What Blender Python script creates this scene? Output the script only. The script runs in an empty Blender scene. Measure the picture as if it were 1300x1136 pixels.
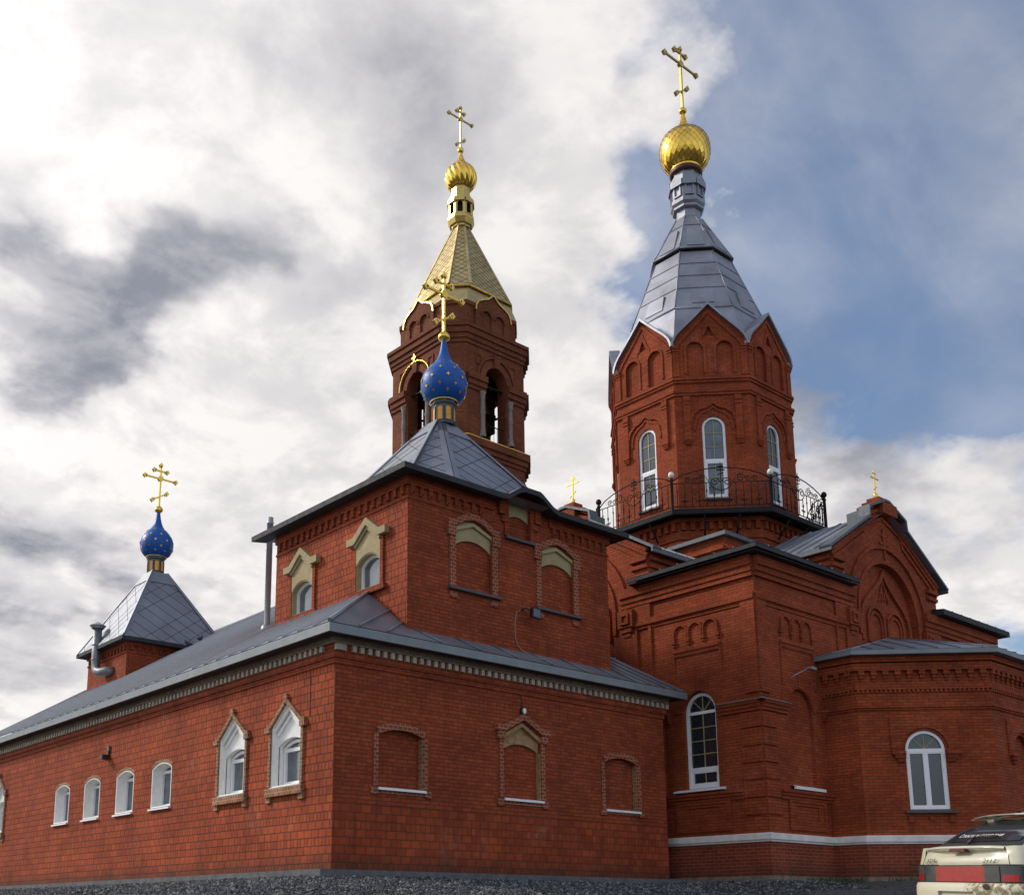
import bpy, bmesh, math, random
from math import sin, cos, pi, radians, sqrt
from mathutils import Vector, Matrix, noise
from mathutils.geometry import tessellate_polygon
random.seed(7)
scene = bpy.context.scene
COL = scene.collection

# ------------------------------------------------------------------ camera
CAMLOC = Vector((-12.445, -18.265, -0.829))
FWD = Vector((0.6398, 0.7686, 0.0)); RIGHT = Vector((0.7686, -0.6398, 0.0))
FOC, PPX, PPY, PITCH = 1401.25, 557.0, 865.0, radians(11.87)
cam_data = bpy.data.cameras.new('camera'); cam = bpy.data.objects.new('camera', cam_data)
COL.objects.link(cam); scene.camera = cam
cam_data.sensor_width = 36.0; cam_data.lens = 36.0 * FOC / 1300.0
cam_data.shift_x = (650.0 - PPX) / 1300.0; cam_data.shift_y = (PPY - 568.0) / 1300.0
cam_data.clip_start = 0.1; cam_data.clip_end = 5000.0
_f = FWD * cos(PITCH) + Vector((0, 0, sin(PITCH)))
cam.location = CAMLOC; cam.rotation_euler = _f.to_track_quat('-Z', 'Y').to_euler()

def view_dir(u, v):
    """world direction seen at pixel (u, v) of the 1300 px wide photograph (used only to place clouds in the sky)"""
    a = (u - PPX) / FOC; b = (v - PPY) / FOC
    d = RIGHT * a + FWD * (cos(PITCH) + sin(PITCH) * b) + Vector((0, 0, sin(PITCH) - cos(PITCH) * b))
    return d.normalized()

# ------------------------------------------------------------------ sun, sky, exposure
SUN_AZ, SUN_EL = radians(-72), radians(36)
sd = RIGHT * sin(SUN_AZ) + FWD * cos(SUN_AZ)
SUNDIR = Vector((sd.x * cos(SUN_EL), sd.y * cos(SUN_EL), sin(SUN_EL)))
sun_data = bpy.data.lights.new('sun', 'SUN'); sun = bpy.data.objects.new('sun', sun_data); COL.objects.link(sun)
sun_data.energy = 2.3; sun_data.angle = radians(9); sun_data.color = (1.0, 0.93, 0.82)
sun.location = (-30, 30, 40); sun.rotation_euler = (-SUNDIR).to_track_quat('-Z', 'Y').to_euler()
vs = scene.view_settings; vs.view_transform = 'Standard'; vs.look = 'None'; vs.gamma = 1.0; vs.use_curve_mapping = False
vs.exposure = 0.0

world = bpy.data.worlds.new('World'); scene.world = world; world.use_nodes = True
class NT:
    """tiny helper for building node trees"""
    def __init__(s, tree): s.t = tree; s.n = tree.nodes; s.l = tree.links; s.n.clear()
    def new(s, typ, **kw):
        nd = s.n.new(typ)
        for k, v in kw.items(): setattr(nd, k, v)
        return nd
    def put(s, sock, val):
        if hasattr(val, 'is_output') or isinstance(val, bpy.types.NodeSocket): s.l.new(val, sock)
        else: sock.default_value = val
    def math(s, op, a, b=0.0, c=0.0, clamp=False):
        nd = s.new('ShaderNodeMath', operation=op, use_clamp=clamp)
        s.put(nd.inputs[0], a); s.put(nd.inputs[1], b); s.put(nd.inputs[2], c); return nd.outputs[0]
    def vmath(s, op, a, b=(0, 0, 0)):
        nd = s.new('ShaderNodeVectorMath', operation=op); s.put(nd.inputs[0], a); s.put(nd.inputs[1], b)
        return nd.outputs[1] if op in ('DOT_PRODUCT', 'LENGTH', 'DISTANCE') else nd.outputs[0]
    def ramp(s, v, a, b, x=0.0, y=1.0, smooth=True):
        nd = s.new('ShaderNodeMapRange', interpolation_type='SMOOTHSTEP' if smooth else 'LINEAR')
        s.put(nd.inputs[0], v); s.put(nd.inputs[1], a); s.put(nd.inputs[2], b); s.put(nd.inputs[3], x); s.put(nd.inputs[4], y)
        return nd.outputs[0]
    def mix(s, f, a, b, mode='MIX'):
        nd = s.new('ShaderNodeMix', data_type='RGBA', blend_type=mode)
        s.put(nd.inputs[0], f); s.put(nd.inputs[6], a); s.put(nd.inputs[7], b); return nd.outputs[2]
    def noise(s, vec, scale, detail=4.0, rough=0.55, dist=0.0):
        nd = s.new('ShaderNodeTexNoise'); s.put(nd.inputs['Vector'], vec); nd.inputs['Scale'].default_value = scale
        nd.inputs['Detail'].default_value = detail; nd.inputs['Roughness'].default_value = rough; nd.inputs['Distortion'].default_value = dist
        return nd.outputs[0]

w = NT(world.node_tree)
sky = w.new('ShaderNodeTexSky', sky_type='NISHITA', sun_disc=False)
sky.sun_elevation = SUN_EL; sky.sun_rotation = math.atan2(SUNDIR.x, SUNDIR.y); sky.air_density = 1.0; sky.dust_density = 1.5; sky.ozone_density = 3.0
tc = w.new('ShaderNodeTexCoord'); D = tc.outputs['Generated']
sep = w.new('ShaderNodeSeparateXYZ'); w.l.new(D, sep.inputs[0])
zz = w.math('ADD', w.math('MAXIMUM', sep.outputs[2], 0.0), 0.28)
plane = w.new('ShaderNodeCombineXYZ')
w.l.new(w.math('DIVIDE', sep.outputs[0], zz), plane.inputs[0]); w.l.new(w.math('DIVIDE', sep.outputs[1], zz), plane.inputs[1])
P = plane.outputs[0]
n_big = w.noise(P, 1.5, 9, 0.58, 0.35)
n_fine = w.noise(P, 4.2, 10, 0.62, 0.5)
n_soft = w.noise(w.vmath('ADD', P, (3.1, 7.7, 0.0)), 1.1, 4, 0.5, 0.2)
warp_n = w.new('ShaderNodeTexNoise'); w.l.new(P, warp_n.inputs['Vector']); warp_n.inputs['Scale'].default_value = 4.5; warp_n.inputs['Detail'].default_value = 6.0
warp = w.vmath('MULTIPLY', w.vmath('SUBTRACT', warp_n.outputs[1], (0.5, 0.5, 0.5)), (0.26, 0.26, 0.26))
DW = w.vmath('NORMALIZE', w.vmath('ADD', D, warp))
def blobs(lst):
    tot = None
    for (u, v, rad, soft, amp) in lst:
        dd = w.vmath('DOT_PRODUCT', DW, tuple(view_dir(u, v)))
        m = w.ramp(dd, cos((rad + soft) / FOC), cos(max(rad - soft, 1) / FOC), 0.0, amp)
        tot = m if tot is None else w.math('ADD', tot, m)
    return tot
# cover: where cloud stands, dark: where its underside is thick and grey
cover_b = blobs([(150, 120, 330, 260, .62), (440, 330, 300, 200, .58), (120, 560, 330, 220, .62), (560, 560, 240, 170, .58), (740, 540, 120, 90, .42),
                 (180, 800, 300, 180, .55), (1200, 650, 120, 95, .30), (1120, 590, 110, 90, .34), (1240, 770, 110, 80, .30), (960, 95, 55, 50, .26), (800, 215, 75, 75, .24), (690, 320, 75, 75, .28), (960, 90, 45, 45, .10), (850, 110, 80, 80, .16),
                 (1030, 620, 90, 70, .34), (600, 60, 130, 110, .42), (860, 0, 110, 70, .30)])
clear_b = blobs([(720, 160, 40, 40, .14), (1080, 330, 200, 180, .24), (1230, 430, 190, 120, .30), (1200, 130, 220, 180, .26), (745, 310, 55, 50, .18), (900, 440, 110, 90, .16), (900, 220, 120, 110, .16), (770, 80, 45, 45, .14), (790, 320, 90, 80, .16), (690, 400, 60, 45, .20)])
dark_b = blobs([(45, 405, 75, 65, .50), (130, 390, 80, 60, .50), (215, 355, 62, 48, .50), (270, 330, 40, 34, .22), (95, 445, 62, 46, .40), (0, 240, 55, 50, .30), (430, 110, 130, 120, .20), (520, 200, 110, 100, .22), (430, 400, 80, 50, .26), (330, 405, 50, 34, .20),
                (65, 700, 58, 42, .52), (10, 770, 60, 50, .30), (160, 730, 40, 32, .30), (238, 735, 26, 22, .42), (60, 850, 110, 80, .20), (1000, 530, 130, 70, .34), (1200, 510, 150, 60, .40), (560, 40, 120, 100, .20), (1120, 180, 220, 180, .16)])
n_wisp = w.noise(w.vmath('MULTIPLY', P, (1.0, 2.2, 1.0)), 2.2, 9, 0.55, 0.25)
n_det = w.noise(P, 9.5, 12, 0.62, 0.4)
puff = w.noise(w.vmath('ADD', P, (5.2, 1.3, 0.0)), 7.5, 13, 0.60, 0.25)
cov = w.math('ADD', w.math('MULTIPLY', n_big, 0.30), w.math('ADD', w.math('MULTIPLY', n_fine, 0.66), w.math('MULTIPLY', n_det, 0.86)))
cov = w.math('SUBTRACT', w.math('ADD', cov, cover_b), clear_b)
cover = w.ramp(cov, 0.82, 1.42)
veil = w.math('MULTIPLY', w.ramp(n_wisp, 0.30, 0.78), w.ramp(n_soft, 0.30, 0.65, 0.22, 0.42))
cover = w.math('MAXIMUM', cover, w.math('ADD', 0.05, veil))
dk = w.ramp(w.math('ADD', w.math('ADD', dark_b, w.math('MULTIPLY', w.math('SUBTRACT', puff, 0.5), 0.55)), w.math('MULTIPLY', w.math('SUBTRACT', n_fine, 0.5), 0.45)), 0.15, 0.80, 0.0, 0.50)
dk = w.math('ADD', dk, w.math('MULTIPLY', dark_b, 0.20))
dk = w.math('ADD', dk, w.ramp(puff, 0.62, 0.38, -0.06, 0.26))
dk = w.math('ADD', dk, w.math('MULTIPLY', w.math('SUBTRACT', n_soft, 0.52), 0.50))
dk = w.math('ADD', dk, w.math('MULTIPLY', w.math('SUBTRACT', n_det, 0.48), 0.45))
dk = w.math('MINIMUM', w.math('MAXIMUM', dk, 0.0), 1.0)
# extra cloud brightness added behind the camera to light the front walls
rear_fill = w.ramp(w.vmath('DOT_PRODUCT', D, tuple((-FWD * 0.9 + Vector((0, 0, 0.25))).normalized())), -0.15, 0.55)
cloud_col = w.mix(dk, (1.04, 1.0, 0.985, 1), (0.29, 0.305, 0.365, 1))
glow = w.ramp(w.vmath('DOT_PRODUCT', D, tuple(SUNDIR)), 0.45, 1.0)
cloud_str = w.math('ADD', w.math('ADD', 0.90, w.math('MULTIPLY', glow, 0.22)), w.math('MULTIPLY', rear_fill, 1.5))
bg_sky = w.new('ShaderNodeBackground'); w.l.new(sky.outputs[0], bg_sky.inputs[0]); bg_sky.inputs[1].default_value = 0.14
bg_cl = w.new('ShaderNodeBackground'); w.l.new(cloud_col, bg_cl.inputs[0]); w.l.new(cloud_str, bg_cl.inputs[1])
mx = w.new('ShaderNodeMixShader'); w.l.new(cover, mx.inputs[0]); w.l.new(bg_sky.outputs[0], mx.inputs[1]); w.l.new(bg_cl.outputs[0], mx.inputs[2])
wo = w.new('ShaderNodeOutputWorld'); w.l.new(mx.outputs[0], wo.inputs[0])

# ------------------------------------------------------------------ materials
MATS = {}
def base_mat(name):
    m = bpy.data.materials.new(name); m.use_nodes = True; t = NT(m.node_tree)
    b = t.new('ShaderNodeBsdfPrincipled'); o = t.new('ShaderNodeOutputMaterial'); t.l.new(b.outputs[0], o.inputs[0])
    MATS[name] = m; return m, t, b
def simple(name, col, rough=0.6, metal=0.0, var=0.12, scale=6.0, bump=0.0, bscale=40.0, spec=0.5, coat=0.0):
    m, t, b = base_mat(name)
    co = t.new('ShaderNodeTexCoord').outputs['Object']
    n = t.noise(co, scale, 6, 0.6)
    k = t.ramp(n, 0.25, 0.75, 1.0 - var, 1.0 + var, smooth=False)
    c = t.vmath('SCALE', col[:3]); sc = t.n[-1]
    sc.inputs[3].default_value = 1.0; t.l.new(k, sc.inputs[3])
    t.l.new(c, b.inputs['Base Color'])
    t.l.new(t.ramp(t.noise(co, scale * 2.3, 4), 0.3, 0.7, max(rough - 0.08, 0.02), min(rough + 0.1, 1), smooth=False), b.inputs['Roughness'])
    b.inputs['Metallic'].default_value = metal; b.inputs['Specular IOR Level'].default_value = spec
    b.inputs['Coat Weight'].default_value = coat
    if bump:
        bp = t.new('ShaderNodeBump'); bp.inputs['Strength'].default_value = bump; bp.inputs['Distance'].default_value = 0.02
        t.l.new(t.noise(co, bscale, 5), bp.inputs['Height']); t.l.new(bp.outputs[0], b.inputs['Normal'])
    return m
def brick(name, c1, c2, mortar, bw=0.25, rh=0.075, mort=0.010, rough=0.8, dirt=0.3, big=None, bump=0.6, mvar=0.0, sqf=5):
    """facing brick, laid in metres on the face's own UV; big=(height,bw,rh): larger blocks below that height"""
    m, t, b = base_mat(name)
    uv = t.new('ShaderNodeUVMap'); uv.uv_map = 'UVMap'; UV = uv.outputs[0]
    co = t.new('ShaderNodeTexCoord').outputs['Object']
    def lay(bw, rh, mort, off=0.5, freq=2):
        nd = t.new('ShaderNodeTexBrick', offset=off, offset_frequency=freq, squash=0.5 if freq == 2 and big else 1.0, squash_frequency=sqf if big else 2)
        t.l.new(UV, nd.inputs['Vector']); nd.inputs['Scale'].default_value = 1.0
        nd.inputs['Color1'].default_value = c1; nd.inputs['Color2'].default_value = c2; nd.inputs['Mortar'].default_value = mortar
        nd.inputs['Mortar Size'].default_value = mort; nd.inputs['Mortar Smooth'].default_value = 0.25; nd.inputs['Bias'].default_value = 0.0
        nd.inputs['Brick Width'].default_value = bw; nd.inputs['Row Height'].default_value = rh
        return nd.outputs['Color'], nd.outputs['Fac']
    c, f = lay(bw, rh, mort)
    if big:
        cb, fb = lay(big[1], big[2], mort * 1.15)
        sp = t.new('ShaderNodeSeparateXYZ'); t.l.new(UV, sp.inputs[0])
        k = t.math('LESS_THAN', sp.outputs[1], big[0])
        c = t.mix(k, c, cb); f = t.math('ADD', t.math('MULTIPLY', fb, k), t.math('MULTIPLY', f, t.math('SUBTRACT', 1.0, k)))
    n1 = t.noise(co, 0.8, 5, 0.6); n2 = t.noise(co, 9.0, 5, 0.65); n3 = t.noise(co, 60.0, 3, 0.6)
    v = t.math('MULTIPLY', t.ramp(n1, 0.3, 0.7, 1.0 - dirt, 1.0 + dirt * 0.5, smooth=False), t.ramp(n2, 0.25, 0.75, 0.82, 1.16, smooth=False))
    v = t.math('MULTIPLY', v, t.ramp(n3, 0.3, 0.7, 0.86, 1.12, smooth=False))
    bl_ = t.math('MULTIPLY', t.ramp(t.noise(co, 0.55, 7, 0.68, 0.4), 0.56, 0.74), t.ramp(t.noise(co, 5.0, 5, 0.7), 0.40, 0.66, 0.0, 0.30))
    c = t.mix(bl_, c, (0.42, 0.27, 0.19, 1))
    st_ = t.new('ShaderNodeVectorMath', operation='MULTIPLY'); t.l.new(co, st_.inputs[0]); st_.inputs[1].default_value = (2.2, 2.2, 0.28)
    c = t.mix(t.ramp(t.noise(st_.outputs[0], 1.3, 6, 0.62), 0.52, 0.80, 0.0, 0.42), c, (0.055, 0.022, 0.014, 1))
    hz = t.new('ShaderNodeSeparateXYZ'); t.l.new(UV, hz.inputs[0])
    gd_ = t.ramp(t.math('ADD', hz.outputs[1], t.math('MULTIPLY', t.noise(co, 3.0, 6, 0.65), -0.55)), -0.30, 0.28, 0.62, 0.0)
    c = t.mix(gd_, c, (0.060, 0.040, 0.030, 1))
    sc = t.new('ShaderNodeVectorMath', operation='SCALE'); t.l.new(c, sc.inputs[0]); t.l.new(v, sc.inputs[3])
    t.l.new(sc.outputs[0], b.inputs['Base Color']); b.inputs['Roughness'].default_value = rough; b.inputs['Specular IOR Level'].default_value = 0.12
    h = t.math('ADD', t.math('MULTIPLY', t.math('SUBTRACT', 1.0, f), 1.0), t.math('MULTIPLY', n2, 0.5))
    bp = t.new('ShaderNodeBump'); bp.inputs['Strength'].default_value = bump; bp.inputs['Distance'].default_value = 0.012
    t.l.new(h, bp.inputs['Height']); t.l.new(bp.outputs[0], b.inputs['Normal'])
    return m

BRICK_A = brick('annex_brick', (0.40, 0.078, 0.028, 1), (0.28, 0.050, 0.020, 1), (0.150, 0.052, 0.028, 1), 0.26, 0.085, 0.011, dirt=0.28, big=(1.36, 0.26, 0.168))
BRICK_L = brick('block_brick', (0.43, 0.084, 0.030, 1), (0.32, 0.060, 0.023, 1), (0.120, 0.042, 0.024, 1), 0.26, 0.168, 0.011, dirt=0.30, big=(40.0, 0.26, 0.168), bump=0.9, sqf=3)
BRICK_C = brick('church_brick', (0.40, 0.078, 0.026, 1), (0.30, 0.055, 0.020, 1), (0.135, 0.050, 0.028, 1), 0.26, 0.08, 0.009, dirt=0.30)
BRICK_P = brick('plinth_brick', (0.30, 0.050, 0.024, 1), (0.22, 0.038, 0.020, 1), (0.26, 0.16, 0.10, 1), 0.26, 0.085, 0.008, dirt=0.25)
BRICK_B = brick('bell_tower_brick', (0.28, 0.083, 0.034, 1), (0.20, 0.060, 0.027, 1), (0.09, 0.050, 0.034, 1), 0.26, 0.08, 0.010, dirt=0.30)
BUFF = brick('buff_brick', (0.38, 0.19, 0.09, 1), (0.30, 0.095, 0.045, 1), (0.42, 0.32, 0.22, 1), 0.11, 0.085, 0.010, dirt=0.3)
DENT = simple('pale_stone', (0.50, 0.42, 0.33), 0.85, var=0.35, scale=3, bump=0.2)
PALE = brick('pale_brick', (0.30, 0.235, 0.17, 1), (0.24, 0.18, 0.125, 1), (0.16, 0.13, 0.10, 1), 0.24, 0.16, 0.010, dirt=0.3)
REDTRIM = brick('trim_brick', (0.34, 0.080, 0.035, 1), (0.27, 0.058, 0.026, 1), (0.40, 0.27, 0.19, 1), 0.13, 0.085, 0.009, dirt=0.30)
WHITE = simple('white_plaster', (0.88, 0.87, 0.83), 0.75, var=0.08, bump=0.15)
PVC = simple('white_window_frame', (0.86, 0.86, 0.86), 0.35, var=0.04)
OCHRE = simple('ochre_plaster', (0.36, 0.285, 0.145), 0.8, var=0.16, scale=4, bump=0.2)
OLDPLASTER = simple('worn_ochre_plaster', (0.36, 0.22, 0.10), 0.85, var=0.4, scale=9, bump=0.4)
PLINTHW = simple('white_plinth_paint', (0.74, 0.71, 0.66), 0.6, var=0.2, scale=3, bump=0.2)
CONC = simple('grey_concrete', (0.12, 0.122, 0.125), 0.9, var=0.35, scale=5, bump=0.5)
STONE = simple('rubble_stone', (0.20, 0.15, 0.105), 0.9, var=0.5, scale=6, bump=0.8, bscale=12)
SEAM_LIT = simple('pale_lit_seam', (0.50, 0.50, 0.50), 0.45, metal=0.3, var=0.08)  # paler tone paints in the light caught along the seam caps
ROOF = simple('galvanised_roof', (0.22, 0.235, 0.27), 0.46, metal=0.45, var=0.26, scale=0.9, bump=0.07, bscale=1.8)
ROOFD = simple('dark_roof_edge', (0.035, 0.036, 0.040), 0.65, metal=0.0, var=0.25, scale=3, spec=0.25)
FASCIA = simple('grey_fascia', (0.20, 0.22, 0.23), 0.5, metal=0.2, var=0.15, scale=2)
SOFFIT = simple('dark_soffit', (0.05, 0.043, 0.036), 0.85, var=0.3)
TENT = simple('tower_sheet_metal', (0.27, 0.28, 0.315), 0.46, metal=0.6, var=0.30, scale=1.0, bump=0.14, bscale=2.5)
GOLD = simple('gold_leaf', (0.90, 0.58, 0.10), 0.24, metal=1.0, var=0.14, scale=5, bump=0.12, bscale=6)
GOLDD = simple('aged_gold', (0.60, 0.43, 0.14), 0.36, metal=1.0, var=0.2, scale=8)
TENTG = simple('pale_gold_sheet', (0.53, 0.41, 0.18), 0.38, metal=0.85, var=0.3, scale=2, bump=0.1, bscale=5)
TENTL = simple('brown_gold_joint', (0.20, 0.15, 0.06), 0.5, metal=0.5)
DRUMG = simple('cupola_drum_grey', (0.085, 0.095, 0.105), 0.5, metal=0.3, var=0.2)
BLUE = simple('blue_enamel', (0.003, 0.085, 0.36), 0.42, var=0.22, scale=5, spec=0.35, bump=0.08, bscale=7)
AMBER = simple('amber_panel', (0.80, 0.36, 0.02), 0.40, var=0.25)
GLASS = simple('window_glass', (0.025, 0.03, 0.035), 0.05, var=0.3, spec=0.9)
GLASSB = simple('curtained_glass', (0.11, 0.13, 0.15), 0.06, var=0.4, scale=3, spec=0.9)
GLASSC = simple('lace_curtain_glass', (0.30, 0.30, 0.22), 0.10, var=0.5, scale=14, spec=0.8)
BARG = simple('gilt_glazing_bar', (0.42, 0.33, 0.13), 0.5, var=0.1)
IRON = simple('wrought_iron', (0.014, 0.014, 0.015), 0.75, var=0.2, spec=0.25)
STEEL = simple('zinc_pipe', (0.36, 0.36, 0.37), 0.42, metal=0.6, var=0.18)
BLACK = simple('black_plastic', (0.015, 0.015, 0.016), 0.5)
BELLM = simple('dark_bronze', (0.10, 0.07, 0.035), 0.45, metal=0.9)
COLST = simple('grey_column_stone', (0.24, 0.20, 0.17), 0.85, var=0.25, scale=8, bump=0.3)
LAMPW = simple('lamp_lens', (0.75, 0.75, 0.70), 0.25)
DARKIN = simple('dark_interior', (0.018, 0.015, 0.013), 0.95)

# ------------------------------------------------------------------ mesh helpers
class Fr:
    """a wall's own frame: s along U, t up, d outward along N"""
    def __init__(s, O, U, N): s.O = Vector(O); s.U = Vector(U).normalized(); s.N = Vector(N).normalized()
    def p(s, a, t, d=0.0): return s.O + s.U * a + Vector((0, 0, t)) + s.N * d
def area(poly): return sum(poly[i][0] * poly[(i + 1) % len(poly)][1] - poly[(i + 1) % len(poly)][0] * poly[i][1] for i in range(len(poly))) / 2
class MB:
    def shift(s, dz):
        s.v = [Vector((p.x, p.y, p.z + dz)) if p.z > 8 else p for p in s.v]; return s
    def __init__(s): s.v = []; s.f = []; s.m = []; s.sm = []; s.mats = []
    def face(s, pts, hint=None, mat=0, smooth=False):
        pts = [Vector(p) for p in pts]
        if hint is not None:
            n = Vector((0, 0, 0))
            for i in range(1, len(pts) - 1): n += (pts[i] - pts[0]).cross(pts[i + 1] - pts[0])
            if n.dot(hint) < 0: pts.reverse()
        k = len(s.v); s.v += pts; s.f.append(tuple(range(k, k + len(pts)))); s.m.append(mat); s.sm.append(smooth)
    def panel(s, fr, outer, holes, d, mat=0):
        loops = [[Vector((a, t, 0)) for a, t in lp] for lp in [outer] + list(holes)]
        flat = [p for lp in loops for p in lp]
        for tri in tessellate_polygon(loops):
            s.face([fr.p(flat[i].x, flat[i].y, d) for i in tri], fr.N, mat)
    def sides(s, fr, poly, d0, d1, inward=False, mat=0):
        sg = 1 if area(poly) > 0 else -1
        if inward: sg = -sg
        for i in range(len(poly)):
            a, b = poly[i], poly[(i + 1) % len(poly)]
            nrm = fr.U * ((b[1] - a[1]) * sg) + Vector((0, 0, -(b[0] - a[0]) * sg))
            s.face([fr.p(*a, d0), fr.p(*b, d0), fr.p(*b, d1), fr.p(*a, d1)], nrm, mat)
    def prism(s, fr, poly, d0, d1, mat=0, back=False, holes=()):
        s.panel(fr, poly, holes, d1, mat); s.sides(fr, poly, d0, d1, mat=mat)
        for h in holes: s.sides(fr, h, d0, d1, inward=True, mat=mat)
        if back:
            loops = Fr(fr.O, fr.U, -fr.N); s.panel(loops, poly, holes, -d0, mat)
    def rect(s, fr, s0, s1, t0, t1, d0, d1, mat=0, back=False):
        s.prism(fr, [(s0, t0), (s1, t0), (s1, t1), (s0, t1)], d0, d1, mat, back)
    def box(s, x0, x1, y0, y1, z0, z1, mat=0):
        fr = Fr((0, 0, 0), (1, 0, 0), (0, -1, 0)); s.rect(fr, x0, x1, z0, z1, -y1, -y0, mat, True)
    def band(s, path, z0, z1, off, mat=0, thick=None, closed=False):
        """a moulding course following a plan path (outside on the right hand when walking), projecting by off"""
        n = len(path); thick = off + 0.05 if thick is None else thick
        def offs(o):
            out = []
            for i in range(n):
                p = Vector((*path[i], 0)); ns = []
                if closed or i > 0: q = Vector((*path[i - 1], 0)); e = (p - q).normalized(); ns.append(Vector((e.y, -e.x, 0)))
                if closed or i < n - 1: q = Vector((*path[(i + 1) % n], 0)); e = (q - p).normalized(); ns.append(Vector((e.y, -e.x, 0)))
                if len(ns) == 2: bis = (ns[0] + ns[1]).normalized(); out.append(p + bis * (o / max(bis.dot(ns[0]), 0.2)))
                else: out.append(p + ns[0] * o)
            return out
        A, B = offs(off), offs(off - thick); Z = Vector((0, 0, 1)); rng = n if closed else n - 1
        for i in range(rng):
            j = (i + 1) % n; a, b, c, d = A[i], A[j], B[j], B[i]; e = (b - a).normalized(); out = Vector((e.y, -e.x, 0))
            s.face([a + Z * z0, b + Z * z0, b + Z * z1, a + Z * z1], out, mat)
            s.face([a + Z * z1, b + Z * z1, c + Z * z1, d + Z * z1], Z, mat); s.face([a + Z * z0, b + Z * z0, c + Z * z0, d + Z * z0], -Z, mat)
        if not closed:
            for i, sg in ((0, -1), (n - 1, 1)):
                e = (Vector((*path[1 if i == 0 else n - 1], 0)) - Vector((*path[0 if i == 0 else n - 2], 0))).normalized()
                s.face([A[i] + Z * z0, B[i] + Z * z0, B[i] + Z * z1, A[i] + Z * z1], e * sg, mat)
    def lathe(s, c, prof, n=32, mat=0, smooth=True, a0=0.0):
        c = Vector(c)
        rings = [[c + Vector((r * cos(a0 + 2 * pi * i / n), r * sin(a0 + 2 * pi * i / n), z)) for i in range(n)] for r, z in prof]
        for k in range(len(rings) - 1):
            for i in range(n):
                j = (i + 1) % n; a, b, cc, d = rings[k][i], rings[k][j], rings[k + 1][j], rings[k + 1][i]
                am = a0 + 2 * pi * (i + .5) / n; h = Vector((cos(am), sin(am), 0)) * (prof[k + 1][1] - prof[k][1] + 1e-6) + Vector((0, 0, prof[k][0] - prof[k + 1][0]))
                if prof[k][0] < 1e-6: s.face([a, cc, d], h, mat, smooth)
                elif prof[k + 1][0] < 1e-6: s.face([a, b, cc], h, mat, smooth)
                else: s.face([a, b, cc, d], h, mat, smooth)
    def tube(s, pts, r, n=6, mat=0, cap=True, smooth=True):
        pts = [Vector(p) for p in pts]; rings = []; up = None
        for i, p in enumerate(pts):
            t = ((pts[min(i + 1, len(pts) - 1)] - pts[max(i - 1, 0)])).normalized()
            if up is None:
                up = t.cross(Vector((0, 0, 1))); up = t.cross(Vector((1, 0, 0))) if up.length < 0.1 else up
            up = (up - t * up.dot(t)).normalized(); q = t.cross(up)
            rr = r[i] if isinstance(r, (list, tuple)) else r
            rings.append([p + (up * cos(2 * pi * k / n) + q * sin(2 * pi * k / n)) * rr for k in range(n)])
        for k in range(len(rings) - 1):
            for i in range(n):
                j = (i + 1) % n; h = (rings[k][i] + rings[k][j]) / 2 - pts[k]
                s.face([rings[k][i], rings[k][j], rings[k + 1][j], rings[k + 1][i]], h, mat, smooth)
        if cap: s.face(rings[0], pts[0] - pts[1], mat); s.face(rings[-1], pts[-1] - pts[-2], mat)
    def build(s, name, mat, parent=None, base=None, **props):
        mats = mat if isinstance(mat, (list, tuple)) else [mat]
        b = Vector(base) if base is not None else (WL(parent) if parent else Vector((0, 0, 0)))
        me = bpy.data.meshes.new(name); me.from_pydata([tuple(p - b) for p in s.v], [], s.f); 
        for m in mats: me.materials.append(m)
        uvl = me.uv_layers.new(name='UVMap')
        me.polygons.foreach_set('material_index', s.m); me.polygons.foreach_set('use_smooth', s.sm)
        for pl in me.polygons:
            n = pl.normal
            if abs(n.z) > 0.75: ax, ay = Vector((1, 0, 0)), Vector((0, 1, 0))
            else:
                h = Vector((-n.y, n.x, 0)).normalized(); ax, ay = h, Vector((0, 0, 1))
            for li in pl.loop_indices:
                p = me.vertices[me.loops[li].vertex_index].co + b
                uvl.data[li].uv = (p.dot(ax) + 50.0, p.dot(ay) + (50.0 if abs(n.z) > 0.75 else 0.0))
        if any(s.sm):
            bm = bmesh.new(); bm.from_mesh(me); bmesh.ops.remove_doubles(bm, verts=bm.verts, dist=1e-4); bm.to_mesh(me); bm.free()
        o = bpy.data.objects.new(name, me); COL.objects.link(o)
        if parent: o.parent = parent
        else: o.location = b
        for k, v in props.items(): o[k] = v
        return o
def WL(o):
    v = Vector((0, 0, 0))
    while o is not None: v += Vector(o.location); o = o.parent
    return v
def thing(name, label, cat, loc=(0, 0, 0), group=None):
    o = bpy.data.objects.new(name, None); COL.objects.link(o); o.location = loc; o.empty_display_size = 0.3
    o['label'] = label; o['category'] = cat
    if group: o['group'] = group
    return o
def tag(o, label, cat, group=None):
    o['label'] = label; o['category'] = cat
    if group: o['group'] = group
    return o
def arch(s0, s1, t0, ts, rise=None, n=14, apex=None):
    """closed outline: sill t0, springing ts, round (or segmental: rise; or keel: apex) head"""
    w_ = (s1 - s0) / 2; c = (s0 + s1) / 2; pts = [(s0, t0), (s1, t0)]
    if apex is not None:
        R = w_
        for i in range(n + 1):
            a = pi * i / n; x = c + R * cos(a); y = ts + R * sin(a); k = max(0.0, 1 - abs(cos(a)) / 0.45); y += (apex - ts - R) * k * k
            pts.append((x, y))
    elif rise is None or abs(rise - w_) < 1e-3:
        pts += [(c + w_ * cos(pi * i / n), ts + w_ * sin(pi * i / n)) for i in range(n + 1)]
    else:
        R = (w_ * w_ + rise * rise) / (2 * rise); h = R - rise; a0 = math.asin(w_ / R)
        pts += [(c + R * sin(a0 - 2 * a0 * i / n), ts - h + R * cos(a0 - 2 * a0 * i / n)) for i in range(n + 1)]
    return pts
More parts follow.
